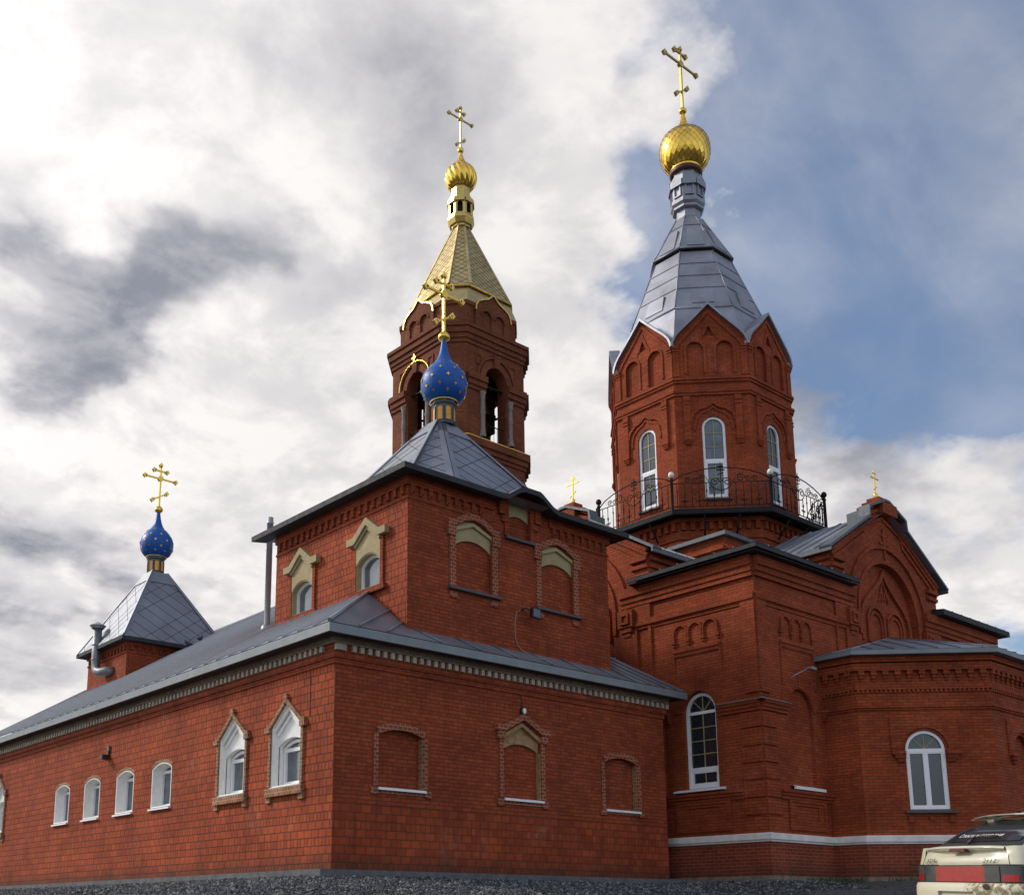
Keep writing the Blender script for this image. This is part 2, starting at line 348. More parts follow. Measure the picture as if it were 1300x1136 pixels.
def arch_line(c, ts, r, n=14, a0=0.0, a1=pi): return [(c + r * cos(a0 + (a1 - a0) * i / n), ts + r * sin(a0 + (a1 - a0) * i / n)) for i in range(n + 1)]
def strip(line, wd):
    """thicken a polyline (s,t) to a closed outline, on its left side when walking"""
    L = [Vector(p) for p in line]; out = []
    for i, p in enumerate(L):
        ns = []
        if i > 0: e = (p - L[i - 1]).normalized(); ns.append(Vector((-e.y, e.x)))
        if i < len(L) - 1: e = (L[i + 1] - p).normalized(); ns.append(Vector((-e.y, e.x)))
        b = sum(ns, Vector((0, 0))).normalized(); out.append(p + b * (wd / max(b.dot(ns[0]), 0.35)))
    return [tuple(p) for p in L] + [tuple(p) for p in reversed(out)]
def inset_arch(s0, s1, t0, ts, w_, rise=None, bot=None): 
    b = w_ if bot is None else bot
    if rise is None: return arch(s0 + w_, s1 - w_, t0 + b, ts)
    hw = (s1 - s0) / 2; R = (hw * hw + rise * rise) / (2 * rise); c = (s0 + s1) / 2; h = R - rise; R2 = R - w_; hw2 = hw - w_
    ts2 = ts - h + sqrt(R2 * R2 - hw2 * hw2); return arch(s0 + w_, s1 - w_, t0 + b, ts2, R2 - (ts2 - (ts - h)))

def pvc_window(fr, parent, s0, s1, t0, ts, rise, d, kind='plain', glass=None, name='window', fw=0.07, sill=None, sillmat=None):
    """arched plastic window: frame with its glazing bars, panes behind them, outside sill board"""
    glass = glass or GLASS; m = MB(); oc = (s0 + s1) / 2
    m.prism(fr, arch(s0, s1, t0, ts, rise), d, d + 0.06, holes=[inset_arch(s0, s1, t0, ts, fw, rise)])
    def bar(a, b, c, e, dd=0.052): m.rect(fr, a, b, c, e, d, d + dd)
    top = ts + ((s1 - s0) / 2 if rise is None else rise); g = MB()
    if kind == 'transom':
        bar(s0 + fw, s1 - fw, ts - 0.10, ts - 0.02)
    elif kind == 'casement':
        bar(s0 + fw, s1 - fw, ts - 0.10, ts - 0.02); k = s0 + (s1 - s0) * 0.40; bar(k - .05, k + .05, t0 + fw, ts - 0.10)
        m.prism(fr, [(s0 + fw, t0 + fw), (k - .05, t0 + fw), (k - .05, ts - .1), (s0 + fw, ts - .1)], d, d + .045, holes=[[(s0 + fw + .05, t0 + fw + .06), (k - .10, t0 + fw + .06), (k - .10, ts - .16), (s0 + fw + .05, ts - .16)]])
    elif kind == 'tall':
        bar(s0 + fw, s1 - fw, ts - 0.06, ts + 0.02); z2 = t0 + (ts - t0) * 0.25; bar(s0 + fw, s1 - fw, z2 - .05, z2 + .05)
        m.prism(fr, [(s0 + fw, t0 + fw), (s1 - fw, t0 + fw), (s1 - fw, z2 - .05), (s0 + fw, z2 - .05)], d, d + .045, holes=[[(s0 + fw + .06, t0 + fw + .06), (s1 - fw - .06, t0 + fw + .06), (s1 - fw - .06, z2 - .10), (s0 + fw + .06, z2 - .10)]])
        for q in range(1, 4): z = z2 + .05 + (ts - .06 - z2 - .05) * q / 4; g.rect(fr, s0 + fw, s1 - fw, z - .011, z + .011, d + .005, d + .022)
        g.rect(fr, oc - .011, oc + .011, z2 + .05, ts - .06, d + .005, d + .025); g.rect(fr, oc - .01, oc + .01, t0 + fw + .06, z2 - .1, d + .005, d + .02)
        for a in (.25, .5, .75):
            e = ((s1 - s0) / 2 - fw); g.prism(fr, strip([(oc, ts + .02), (oc + e * cos(pi * a), ts + .02 + e * .97 * sin(pi * a))], .02), d + .005, d + .02)
    elif kind == 'double':
        bar(s0 + fw, s1 - fw, ts - 0.07, ts + 0.03); bar(oc - .035, oc + .035, t0 + fw, ts - .07)
        for a, b in ((s0 + fw, oc - .035), (oc + .035, s1 - fw)):
            m.prism(fr, [(a, t0 + fw), (b, t0 + fw), (b, ts - .07), (a, ts - .07)], d, d + .045, holes=[[(a + .03, t0 + fw + .035), (b - .03, t0 + fw + .035), (b - .03, ts - .10), (a + .03, ts - .10)]])
        for a in (.25, .5, .75):
            e = ((s1 - s0) / 2 - fw); g.prism(fr, strip([(oc, ts + .03), (oc + e * cos(pi * a), ts + .03 + e * .95 * sin(pi * a))], .016), d + .005, d + .02)
    elif kind == 'drum':
        z2 = t0 + (ts - t0) * 0.53; bar(s0 + fw, s1 - fw, z2 - .05, z2 + .05)
        m.prism(fr, [(s0 + fw, t0 + fw), (s1 - fw, t0 + fw), (s1 - fw, z2 - .05), (s0 + fw, z2 - .05)], d, d + .045, holes=[[(s0 + fw + .05, t0 + fw + .05), (s1 - fw - .05, t0 + fw + .05), (s1 - fw - .05, z2 - .10), (s0 + fw + .05, z2 - .10)]])
        g.rect(fr, oc - .012, oc + .012, z2 + .05, top - fw, d + .005, d + .025); g.rect(fr, oc - .01, oc + .01, t0 + fw + .05, z2 - .1, d + .005, d + .02)
        for q in (1, 2): z = z2 + (top - fw - z2) * q / 3; g.rect(fr, s0 + fw, s1 - fw, z - .011, z + .011, d + .005, d + .022)
        z = t0 + (z2 - t0) * .55; g.rect(fr, s0 + fw + .05, s1 - fw - .05, z - .01, z + .01, d + .005, d + .022)
    o = m.build(name, PVC, parent)
    p = MB(); p.panel(fr, arch(s0 + .01, s1 - .01, t0 + .01, ts, rise), [], d + 0.004)
    p.build('pane', glass, o)
    if g.f: g.build('glazing_bar', BARG, o)
    if sill:
        q = MB(); a, b, proj_ = sill
        q.face([fr.p(a, t0 + .01, d + .06), fr.p(b, t0 + .01, d + .06), fr.p(b, t0 - .06, proj_), fr.p(a, t0 - .06, proj_)], Vector((0, 0, 1)))
        q.face([fr.p(a, t0 - .06, proj_), fr.p(b, t0 - .06, proj_), fr.p(b, t0 - .10, proj_), fr.p(a, t0 - .10, proj_)], fr.N)
        q.face([fr.p(a, t0 - .10, proj_), fr.p(b, t0 - .10, proj_), fr.p(b, t0 - .07, d), fr.p(a, t0 - .07, d)], Vector((0, 0, -1)))
        for e, sg in ((a, -1), (b, 1)): q.face([fr.p(e, t0 + .01, d + .06), fr.p(e, t0 - .06, proj_), fr.p(e, t0 - .10, proj_), fr.p(e, t0 - .07, d)], fr.U * sg)
        q.build('sill', sillmat or PVC, o)
    return o

def cross_mesh(c, A, zb, zc, zt, zu, zl, wm, wu, wl, r, medal=True, tip=True, flip=1):
    """eight-ended cross: c plan position, A arm direction, zb foot, zc main bar, zt top, zu upper bar, zl slanted bar"""
    m = MB(); A = Vector(A).normalized(); N = A.cross(Vector((0, 0, 1))); fr = Fr((c[0], c[1], 0), A, N)
    m.rect(fr, -r, r, zb, zt - r * 2, -r, r, 0, True)
    def diamond(s, t, k):
        q = k * 1.25; m.prism(fr, [(s - k, t), (s, t - q), (s + k, t), (s, t + q)], -r * 1.35, r * 1.35, 0, True)
    def barrow(t, hw, sl=0.0):
        m.prism(fr, [(-hw, t - hw * sl - r * .9), (hw, t + hw * sl - r * .9), (hw, t + hw * sl + r * .9), (-hw, t - hw * sl + r * .9)], -r * .82, r * .82, 0, True)
        if tip:
            for sg in (-1, 1):
                diamond(sg * hw, t + sg * hw * sl, r * 2.6)
                diamond(sg * (hw - r * 2.2), t + sg * (hw - r * 2.2) * sl, r * 1.7)
    barrow(zc, wm); barrow(zu, wu); barrow(zl, wl, 0.62 * flip)
    if tip: diamond(0, zt - r * 2.8, r * 2.7); diamond(0, zt - r * 5.2, r * 1.7)
    if medal: m.prism(fr, [(r * 3.6 * cos(a * pi / 4 + .39), zc + r * 3.6 * sin(a * pi / 4 + .39)) for a in range(8)], -r * 1.6, r * 1.6, 0, True)
    return m
def smooth_prof(pts, k=5):
    out = []
    for i in range(len(pts) - 1):
        p0, p1, p2, p3 = pts[max(i - 1, 0)], pts[i], pts[i + 1], pts[min(i + 2, len(pts) - 1)]
        for j in range(k):
            t = j / k
            out.append(tuple(0.5 * ((2 * p1[q]) + (-p0[q] + p2[q]) * t + (2 * p0[q] - 5 * p1[q] + 4 * p2[q] - p3[q]) * t * t + (-p0[q] + 3 * p1[q] - 3 * p2[q] + p3[q]) * t ** 3) for q in (0, 1)))
    return [(max(a, 0.0), b) for a, b in out + [pts[-1]]]
def seam_roof(m, quad_lo, quad_hi, spacing, h=0.035, wd=0.03, mat=0, smat=None):
    """sheet roof between an eave line and a ridge line, with standing seams running up the slope"""
    a, b = [Vector(p) for p in quad_lo]; d, c = [Vector(p) for p in quad_hi]
    n = (b - a).cross(d - a); n = n if n.z > 0 else -n; n.normalize()
    m.face([a, b, c, d] if (c - d).length > 1e-4 else [a, b, c], n, mat)
    e = (b - a); L = e.length; e.normalize(); up = n.cross(e); up = up if up.z > 0 else -up
    pr = lambda p: ((p - a).dot(e), (p - a).dot(up))
    P = [pr(p) for p in ((a, b, c, d) if (c - d).length > 1e-4 else (a, b, c))]
    k = 1
    while k * spacing < L + 12:
        x = k * spacing; ys = []
        for i in range(len(P)):
            (x0, y0), (x1, y1) = P[i], P[(i + 1) % len(P)]
            if (x0 - x) * (x1 - x) < 0: ys.append(y0 + (y1 - y0) * (x - x0) / (x1 - x0))
        k += 1
        if len(ys) < 2: continue
        y0, y1 = min(ys), max(ys)
        if y1 - y0 < 0.15: continue
        A_, B_ = a + e * x + up * y0, a + e * x + up * y1; o = e * wd / 2; q = n * h; sm_ = mat if smat is None else smat
        m.face([A_ - o, B_ - o, B_ - o + q, A_ - o + q], -e, sm_); m.face([A_ + o, B_ + o, B_ + o + q, A_ + o + q], e, sm_); m.face([A_ - o + q, A_ + o + q, B_ + o + q, B_ - o + q], n, sm_)
        m.face([A_ - o, A_ + o, A_ + o + q, A_ - o + q], -up, sm_)
def diamond_facet(m, a, b, c, d, cell, r=0.0075, mat=0, lmat=1):
    """sheet facet a-b (foot) c-d (top) covered with diagonal folded joints"""
    a, b, c, d = [Vector(p) for p in (a, b, c, d)]
    e = (b - a).normalized(); n = e.cross(d - a); n = n if n.z > 0 else -n; n.normalize(); up = n.cross(e); up = up if up.z > 0 else -up
    m.face([a, b, c, d], n, mat)
    P = [((p - a).dot(e), (p - a).dot(up)) for p in (a, b, c, d)]
    for sg in (-1, 1):
        for k in range(-40, 60):
            ts = []
            for i in range(4):
                (x0, y0), (x1, y1) = P[i], P[(i + 1) % 4]
                f0, f1 = x0 * sg * 0.8 + y0 - k * cell, x1 * sg * 0.8 + y1 - k * cell
                if f0 * f1 < 0: q = f0 / (f0 - f1); ts.append((x0 + (x1 - x0) * q, y0 + (y1 - y0) * q))
            if len(ts) == 2 and (Vector(ts[0]) - Vector(ts[1])).length > cell * .3:
                A_, B_ = [a + e * x + up * y for x, y in ts]; t = (B_ - A_).normalized(); o = t.cross(n) * r; q = n * r * .8
                m.face([A_ - o + q, A_ + o + q, B_ + o + q, B_ - o + q], n, lmat); m.face([A_ - o, A_ - o + q, B_ - o + q, B_ - o], -o, lmat); m.face([A_ + o, A_ + o + q, B_ + o + q, B_ + o], o, lmat)
def hip_flash(m, p0, p1, wd, n1, h=0.03, mat=0):
    """folded cover strip along a roof edge; n1: the two neighbouring facet normals"""
    p0, p1 = Vector(p0), Vector(p1); t = (p1 - p0).normalized()
    for n in n1:
        n = Vector(n).normalized(); side = t.cross(n)
        others = [Vector(x).normalized() for x in n1 if x is not n]
        if others and side.dot(Vector(others[0])) > 0: side = -side
        q = n * h
        m.face([p0 + q, p0 + side * wd + q, p1 + side * wd * .7 + q, p1 + q], n, mat); m.face([p0 + side * wd, p0 + side * wd + q, p1 + side * wd * .7 + q, p1 + side * wd * .7], side, mat)

# ------------------------------------------------------------------ ground
RECTS = [(0, 10.45, 0, 22.9), (11.0, 25.0, -2.65, 10.5), (14.1, 21.9, -5.3, 0)]
def wall_dist(x, y):
    return min(math.hypot(max(a - x, 0, x - b), max(c - y, 0, y - d)) for a, b, c, d in RECTS)
def ground_z(x, y):
    d = wall_dist(x, y); b = -0.13 + 0.10 * max(0, min(1, (x - 8.0) / 4.0)) * (1 if y < 2 else 0) * max(0, 1 - d / 4)
    if d <= 0.75: return b
    e = d - 0.75; k = min(e, 8.0) * 0.115 + 0.03 * min(max(e - 8.0, 0), 12)
    return b - k + 0.05 * noise.noise(Vector((x * .35, y * .35, 0))) * min(1, e / 2)
def axis_ticks(lo, hi, a, b, fine, coarse):
    t = []; x = lo
    while x < a: t.append(x); x += coarse
    x = a
    while x < b: t.append(x); x += fine
    x = b
    while x <= hi: t.append(x); x += coarse
    return t
xs = axis_ticks(-600, 600, -28, 34, 0.5, 44); ys_ = axis_ticks(-600, 600, -28, 34, 0.5, 44)
gm = MB(); gv = [[Vector((x, y, ground_z(x, y))) for y in ys_] for x in xs]
for i in range(len(xs) - 1):
    for j in range(len(ys_) - 1):
        gm.face([gv[i][j], gv[i + 1][j], gv[i + 1][j + 1], gv[i][j + 1]], Vector((0, 0, 1)), smooth=True)
mg, t, b = base_mat('packed_gravel')
co = t.new('ShaderNodeTexCoord').outputs['Object']
vr = t.new('ShaderNodeTexVoronoi'); t.l.new(co, vr.inputs['Vector']); vr.inputs['Scale'].default_value = 16.0
g1 = t.noise(co, 0.6, 5); c = t.mix(t.ramp(vr.outputs['Color'], 0.1, 0.9), (0.025, 0.026, 0.031, 1), (0.11, 0.108, 0.105, 1)); c = t.mix(t.ramp(g1, .45, .7), c, (0.06, 0.055, 0.04, 1))
t.l.new(c, b.inputs['Base Color']); b.inputs['Roughness'].default_value = 0.95
bp = t.new('ShaderNodeBump'); bp.inputs['Strength'].default_value = 1.0; bp.inputs['Distance'].default_value = 0.05; t.l.new(vr.outputs['Distance'], bp.inputs['Height']); t.l.new(bp.outputs[0], b.inputs['Normal'])
gm.build('ground', mg, None, kind='structure')
# concrete apron along the walls
ap = MB()
ap.band([(0.0, 26.0), (0.0, 0.0), (10.45, 0.0)], -0.30, 0.0, 0.75, thick=0.80)
ap.build('pavement', CONC, None, kind='structure')
ap = MB(); ap.band([(11.05, 0.0), (11.05, -2.65), (14.0, -2.65), (14.0, -3.5), (16.42, -5.92), (19.6, -5.92), (22, -3.5)], -0.30, -0.035, 0.6, thick=0.7)
ap.build('pavement', CONC, None, kind='structure')
# loose stones on the bank
import array
def gravel():
    vs_, fs, ms = [], [], []
    rnd = random.Random(3); n = 0
    while n < 30000:
        if rnd.random() < .55: d = rnd.uniform(.7, 5.0); x = rnd.uniform(-4.5, 12.0); y = -d
        else: d = rnd.uniform(.7, 4.0); y = rnd.uniform(-1.0, 22.0); x = -d
        if rnd.random() > 1.2 - d / 5: continue
        if wall_dist(x, y) < .72: continue
        n += 1; r = rnd.uniform(.014, .036) * (1.6 if rnd.random() < .06 else 1); z = ground_z(x, y) + r * .35
        a = rnd.uniform(0, 6.28); k = len(vs_); cs, sn = cos(a), sin(a)
        for (px, py, pz) in ((1, 0, 0), (0, 1, .1), (-1, 0, 0), (0, -1, -.1), (.2, .1, .8), (-.1, 0, -.8)):
            px *= r * rnd.uniform(.7, 1.4); py *= r * rnd.uniform(.7, 1.3); vs_.append((x + px * cs - py * sn, y + px * sn + py * cs, z + pz * r * rnd.uniform(.7, 1.2)))
        q = rnd.choice((0, 0, 1, 1, 2))
        for i in range(4): fs.append((k + i, k + (i + 1) % 4, k + 4)); fs.append((k + (i + 1) % 4, k + i, k + 5)); ms += [q, q]
    me = bpy.data.meshes.new('gravel'); me.from_pydata(vs_, [], fs)
    for nm, cc in (('dark_stone', (.030, .031, .036)), ('grey_stone', (.075, .076, .082)), ('light_stone', (.20, .195, .175))): me.materials.append(simple(nm, cc, .9, var=.3))
    me.polygons.foreach_set('material_index', ms)
    o = bpy.data.objects.new('gravel', me); COL.objects.link(o); o['kind'] = 'stuff'; o['label'] = 'loose grey crushed stone on the bank below the brick walls'; o['category'] = 'gravel'
gravel()
# ------------------------------------------------------------------ long low hall (annex) with its raised corner storey
FL = Fr((0, 0, 0), (0, 1, 0), (-1, 0, 0)); FF = Fr((0, 0, 0), (1, 0, 0), (0, -1, 0))
AN = thing('brick_hall', 'long low red brick hall on the left, with white windows and a raised corner storey', 'building', (0, 0, 0))
YEND = 22.9; SM = [7.665, 9.85, 12.04, 14.24]; PW = [1.76, 4.07, 19.85]
def pent(c, hw, t0, tj, ta): return [(c - hw, t0), (c + hw, t0), (c + hw, tj), (c, ta), (c - hw, tj)]
wl = MB()
holes = [arch(c - .55, c + .55, 1.80, 2.79, .15) for c in SM] + [pent(c, .60, 1.83, 3.13, 3.62) for c in PW]
wl.panel(FL, [(0, -.35), (YEND, -.35), (YEND, 4.9), (0, 4.9)], holes, 0, 1)
for h in holes: wl.sides(FL, h, -.36, 0, inward=True)
NI = [(1.72, .60, 1.74, 2.84, .13), (8.70, .61, 1.70, 2.86, .13)]
fholes = [arch(c - hw, c + hw, t0, ts, r) for c, hw, t0, ts, r in NI] + [pent(5.27, .60, 1.74, 3.20, 3.56)]
wl.panel(FF, [(0, -.35), (10.45, -.35), (10.45, 4.9), (0, 4.9)], fholes, 0)
for h in fholes: wl.sides(FF, h, -.14, 0, inward=True); wl.panel(FF, h, [], -.14)
FR_ = Fr((10.45, 0, 0), (0, 1, 0), (1, 0, 0)); FB = Fr((0, YEND, 0), (1, 0, 0), (0, 1, 0))
wl.panel(FR_, [(0, -.35), (YEND, -.35), (YEND, 8.9), (5.7, 8.9), (5.7, 4.9), (0, 4.9)], [], 0)
wl.panel(FB, [(0, -.35), (10.45, -.35), (10.45, 8.9), (8.2, 10.25), (0, 4.9)], [], 0)
wl.build('wall', [BRICK_A, BRICK_L], AN)
ej = MB(); ej.rect(FL, .885, .90, 3.2, 4.18, 0, .012); ej.build('wall_cable', BLACK, AN)
# thin downpipe-like joint seen near the corner of the long wall
# cornice: two stepped courses, buff dentils, pale band
cn = MB(); path = [(0, YEND), (0, 0), (10.45, 0), (10.45, 5)]
cn.band(path, 4.19, 4.30, .03); cn.band(path, 4.305, 4.44, .065); cn.band(path, 4.44, 4.585, .055)
cn.build('cornice', BRICK_A, AN)
pb = MB(); pb.band(path, 4.585, 4.74, .13, thick=.1); pb.build('pale_band', PALE, AN)
dn = MB()
for k in range(52): dn.rect(FF, .36 + .198 * k, .36 + .198 * k + .095, 4.452, 4.578, .05, .125)
dn.rect(FF, -.055, .20, 4.452, 4.578, .05, .125)
for k in range(112): dn.rect(FL, .30 + .20 * k, .30 + .20 * k + .095, 4.452, 4.578, .05, .125)
dn.build('dentils', DENT, AN)
# base course between wall and apron
# windows of the long wall
for c in SM:
    kind = 'transom' if c in (SM[0], SM[2]) else 'casement'
    kind = 'casement' if c in (SM[1], SM[3]) else 'transom'
    rv = MB(); o_ = arch(c - .547, c + .547, 1.803, 2.79, .147); i_ = inset_arch(c - .547, c + .547, 1.803, 2.79, .03, .147)
    rv.prism(FL, o_, -.34, .004, holes=[i_])
    rvo = rv.build('window_surround', WHITE, AN)
    hd = MB(); w_ = .55; rr = .15; R = (w_ * w_ + rr * rr) / (2 * rr); a0 = math.asin(w_ / R)
    hd.prism(FL, strip([(c + R * sin(a0 - 2 * a0 * i / 12), 2.79 - (R - rr) + R * cos(a0 - 2 * a0 * i / 12)) for i in range(13)][::-1], .09), .0, .012)
    hd.build('brick_arch', BUFF, AN)
    pvc_window(FL, AN, c - .515, c + .515, 1.835, 2.79, .13, -.30, kind, GLASSB, sill=(c - .58, c + .58, .07))
def pediment_window(fr, c, parent, wide=.60):
    """white plastered window under a pointed gable, with buff brick trim"""
    s = MB(); out = pent(c, wide - .003, 1.833, 3.13, 3.617)
    ow = .52; inner = arch(c - ow, c + ow, 1.86, 2.72, .16)
    s.prism(fr, out, -.15, -.13, holes=[inner]); s.sides(fr, inner, -.34, -.13, inward=True)
    lin = pent(c, wide - .03, 1.85, 3.115, 3.585); s.prism(fr, out, -.15, .006, holes=[lin])
    for sg in (-1, 1):   # pointed double moulding
        l = [(c - .565, 3.08), (c, 3.54), (c + .565, 3.08)]
    s.prism(fr, strip([(c + .565, 3.02), (c, 3.46), (c - .565, 3.02)][::-1], .10), -.14, -.03)
    s.prism(fr, strip([(c + .50, 2.94), (c, 3.33), (c - .50, 2.94)][::-1], .07), -.14, -.085)
    o = s.build('window_surround', WHITE, parent)
    tr = MB()
    tr.prism(fr, strip([(c + .74, 3.13), (c + .60, 3.13), (c, 3.62), (c - .60, 3.13), (c - .74, 3.13)][::-1], .085), 0, .07)
    tr.rect(fr, c - .055, c + .055, 3.64, 3.80, 0, .078)
    for sg in (-1, 1):
        a, b = sorted((c + sg * .603, c + sg * .69)); tr.rect(fr, a, b, 1.83, 3.02, 0, .05)
        a, b = sorted((c + sg * .60, c + sg * .79)); tr.rect(fr, a, b, 3.02, 3.135, 0, .09)
        a, b = sorted((c + sg * .56, c + sg * .73)); tr.rect(fr, a, b, 1.50, 1.62, 0, .05)
    tr.rect(fr, c - .72, c + .72, 1.62, 1.80, 0, .09)
    tr.build('brick_trim', BUFF, parent)
    return pvc_window(fr, parent, c - ow + .02, c + ow - .02, 1.88, 2.70, .15, -.31, 'casement' if abs(c - 4.07) < .1 else 'transom', GLASSB, sill=(c - .59, c + .59, .05))
for c in PW: pediment_window(FL, c, AN)
# blind niches of the front wall
for i, (c, hw, t0, ts, r) in enumerate(NI):
    tr = MB(); w_ = hw; R = (w_ * w_ + r * r) / (2 * r); a0 = math.asin(w_ / R)
    tr.prism(FF, strip([(c + R * sin(a0 - 2 * a0 * k / 12), ts - (R - r) + R * cos(a0 - 2 * a0 * k / 12)) for k in range(13)][::-1], .15), 0, .035)
    for sg in (-1, 1):
        a, b = sorted((c + sg * hw, c + sg * (hw + .125))); tr.rect(FF, a, b, t0, ts + .02, 0, .025)
        a, b = sorted((c + sg * (hw + .02), c + sg * (hw + .2))); tr.rect(FF, a, b, t0 - .16, t0 - .02, 0, .05)
    tr.rect(FF, c - hw - .02, c + hw + .02, t0 - .13, t0 - .03, 0, .03)
    tr.build('niche_trim', REDTRIM, AN)
    rv = MB(); a = c + hw - .004; rv.rect(FF, a - .012, a, t0, ts + .02, -.14, .004); rv.build('niche_reveal', BUFF, AN)
    sl = MB(); sl.face([FF.p(c - hw - .03, t0 + .02, -.13), FF.p(c + hw + .03, t0 + .02, -.13), FF.p(c + hw + .03, t0 - .02, .09), FF.p(c - hw - .03, t0 - .02, .09)], Vector((0, 0, 1)))
    sl.rect(FF, c - hw - .03, c + hw + .03, t0 - .07, t0 - .021, .05, .092); sl.build('niche_sill', PVC, AN)
c = 5.27; tr = MB()
tr.prism(FF, strip([(c + .86, 3.27), (c + .60, 3.27), (c, 3.58), (c - .60, 3.27), (c - .86, 3.27)][::-1], .13), 0, .11)
for sg in (-1, 1):
    a, b = sorted((c + sg * .603, c + sg * .73)); tr.rect(FF, a, b, 1.74, 3.08, 0, .03)
    a, b = sorted((c + sg * .60, c + sg * .80)); tr.rect(FF, a, b, 3.08, 3.268, 0, .08)
    a, b = sorted((c + sg * .62, c + sg * .80)); tr.rect(FF, a, b, 1.56, 1.72, 0, .05)
tr.rect(FF, c - .62, c + .62, 1.60, 1.70, 0, .03)
tr.build('niche_trim', REDTRIM, AN)
op = MB(); hd_ = arch(c - .597, c + .597, 1.7, 2.84, .18)[2:]
op.prism(FF, list(reversed(hd_))[::-1] + [(c - .597, 3.19), (c, 3.55), (c + .597, 3.19)], -.139, -.075)
op.prism(FF, strip([(c + .597, 3.10), (c, 3.43), (c - .597, 3.10)][::-1], .085), -.08, .02)
op.rect(FF, c + .585, c + .597, 1.75, 2.85, -.139, .002)
op.build('niche_plaster', OLDPLASTER, AN)
sl = MB(); sl.face([FF.p(c - .62, 1.77, -.13), FF.p(c + .62, 1.77, -.13), FF.p(c + .62, 1.73, .09), FF.p(c - .62, 1.73, .09)], Vector((0, 0, 1)))
sl.rect(FF, c - .62, c + .62, 1.68, 1.728, .05, .092); sl.build('niche_sill', PVC, AN)

# lower roofs: skirts on three sides, long slope over the hall
O = .47; ZE = 4.90; SL = .62
XL, YU, XR, YB = 1.98, .15, 8.62, 5.70
rf = MB()
def zr(x): return ZE + SL * (x + O)
y2 = 1.57; z1 = 6.44; z0 = 5.28
seam_roof(rf, ((-O, -O, ZE), (-O, YEND + .35, ZE)), ((8.2, -O + 8.67, zr(8.2)), (8.2, YEND + .35, zr(8.2))), .62) if False else None
# long slope (left), from eave to ridge, split at the raised storey
seam_roof(rf, ((-O, 5.6, ZE), (-O, YEND + .30, ZE)), ((8.2, 5.6, zr(8.2)), (8.2, YEND + .30, zr(8.2))), .58, h=.05, wd=.036, smat=1)
seam_roof(rf, ((-O, -O, ZE), (-O, 5.6, ZE)), ((XL, y2, zr(XL)), (XL, 5.6, zr(XL))), .58, h=.05, wd=.036, smat=1)
# front skirt and its corner triangle
hp = Vector((XL, y2, zr(XL)))
rf.face([(-O, -O, ZE), (XL, YU, z0), hp], Vector((-.3, -1, 1)))
rf.face([(-O, -O, ZE), (XR, -O, ZE), (XR, YU, z0), (XL, YU, z0)], Vector((0, -1, 1)))
for k in range(2):
    p = Vector((-O, -O, ZE)).lerp(Vector((XR, -O, ZE)), (.08, .16)[k]); q = Vector((XL, YU, z0)).lerp(hp, (.45, .12)[k]); rf.tube([p + Vector((0, -.01, .03)), q + Vector((0, -.02, .03))], .022, 4)
for k in range(6):
    x = 2.45 + k * 1.15; rf.tube([(x, -O, ZE + .02), (x - .25, YU, z0 + .02)], .02, 4)
rp = Vector((XR, y2, zr(XL)))
rf.face([(10.45 + O, -O, ZE), (XR, YU, z0), rp], Vector((.3, -1, 1))); rf.face([(XR, -O, ZE), (10.45 + O, -O, ZE), (XR, YU, z0)], Vector((0, -1, 1)))
for k in range(4): rf.tube([Vector((XR, -O, ZE)).lerp(Vector((10.45 + O, -O, ZE)), (.1, .36, .6, .82)[k]) + Vector((0, 0, .02)), Vector((XR, YU, z0)).lerp(rp, (.05, .28, .52, .75)[k]) + Vector((0, -.02, .02))], .022, 4)
seam_roof(rf, ((10.45 + O, 5.6, ZE), (10.45 + O, -O, ZE)), ((XR, 5.6, zr(XL)), (XR, y2, zr(XL))), .60)
rf.face([(8.2, 5.6, zr(8.2)), (8.2, YEND + .3, zr(8.2)), (10.75, YEND + .3, 8.8), (10.75, 5.6, 8.8)], Vector((1, 0, 1)))
rf.tube([(8.2, 5.6, zr(8.2) + .02), (8.2, YEND + .3, zr(8.2) + .02)], .07, 6)
rf.tube([(-O, -O, ZE + .02), hp + Vector((0, 0, .02))], .045, 6)
rfo = rf.build('roof', [ROOF, SEAM_LIT], AN)
ga = MB(); gp = [(0, YEND + .3), (0, 0), (10.45, 0), (10.45, 5.4)]
ga.band(gp, 4.70, 4.885, O, thick=.05); ga.build('gutter_board', FASCIA, AN)
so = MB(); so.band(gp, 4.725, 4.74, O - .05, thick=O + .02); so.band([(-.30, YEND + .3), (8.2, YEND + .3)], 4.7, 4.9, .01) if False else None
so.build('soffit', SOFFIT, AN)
vg = MB(); vg.prism(Fr((0, YEND + .3, 0), (1, 0, 0), (0, -1, 0)), [(-O, ZE - .2), (-O, ZE - .01), (8.2, zr(8.2) - .01), (8.2, zr(8.2) - .2)], -.03, .03, back=True); vg.build('verge_board', ROOFD, AN)

# raised corner storey
FUL = Fr((XL, 0, 0), (0, 1, 0), (-1, 0, 0)); FUF = Fr((0, YU, 0), (1, 0, 0), (0, -1, 0))
ZT = 8.95; UW = [1.58, 4.38]
uw = MB()
lh = [arch(c - .47, c + .47, 6.50, 7.14, .22) for c in UW]
uw.panel(FUL, [(YU, 4.9), (YB, 4.9), (YB, ZT), (YU, ZT)], lh, 0, 1)
for h in lh: uw.sides(FUL, h, -.4, 0, inward=True)
BN = [(3.94, .57), (6.72, .57)]
def chev(c, hw, t0, ts, ta): return [(c - hw, t0), (c + hw, t0), (c + hw, ts), (c + hw * .45, ta - .06), (c, ta), (c - hw * .45, ta - .06), (c - hw, ts)]
uh = [chev(c, hw, 6.50, 7.95, 8.19) for c, hw in BN]
EYB = (5.42, .36)
uh.append(chev(EYB[0], EYB[1], 8.07, 8.98, 9.12))
def eyebrow(x): k = max(0.0, 1 - abs(x - 5.50) / .82); return .34 * min(1.0, k * 1.6)
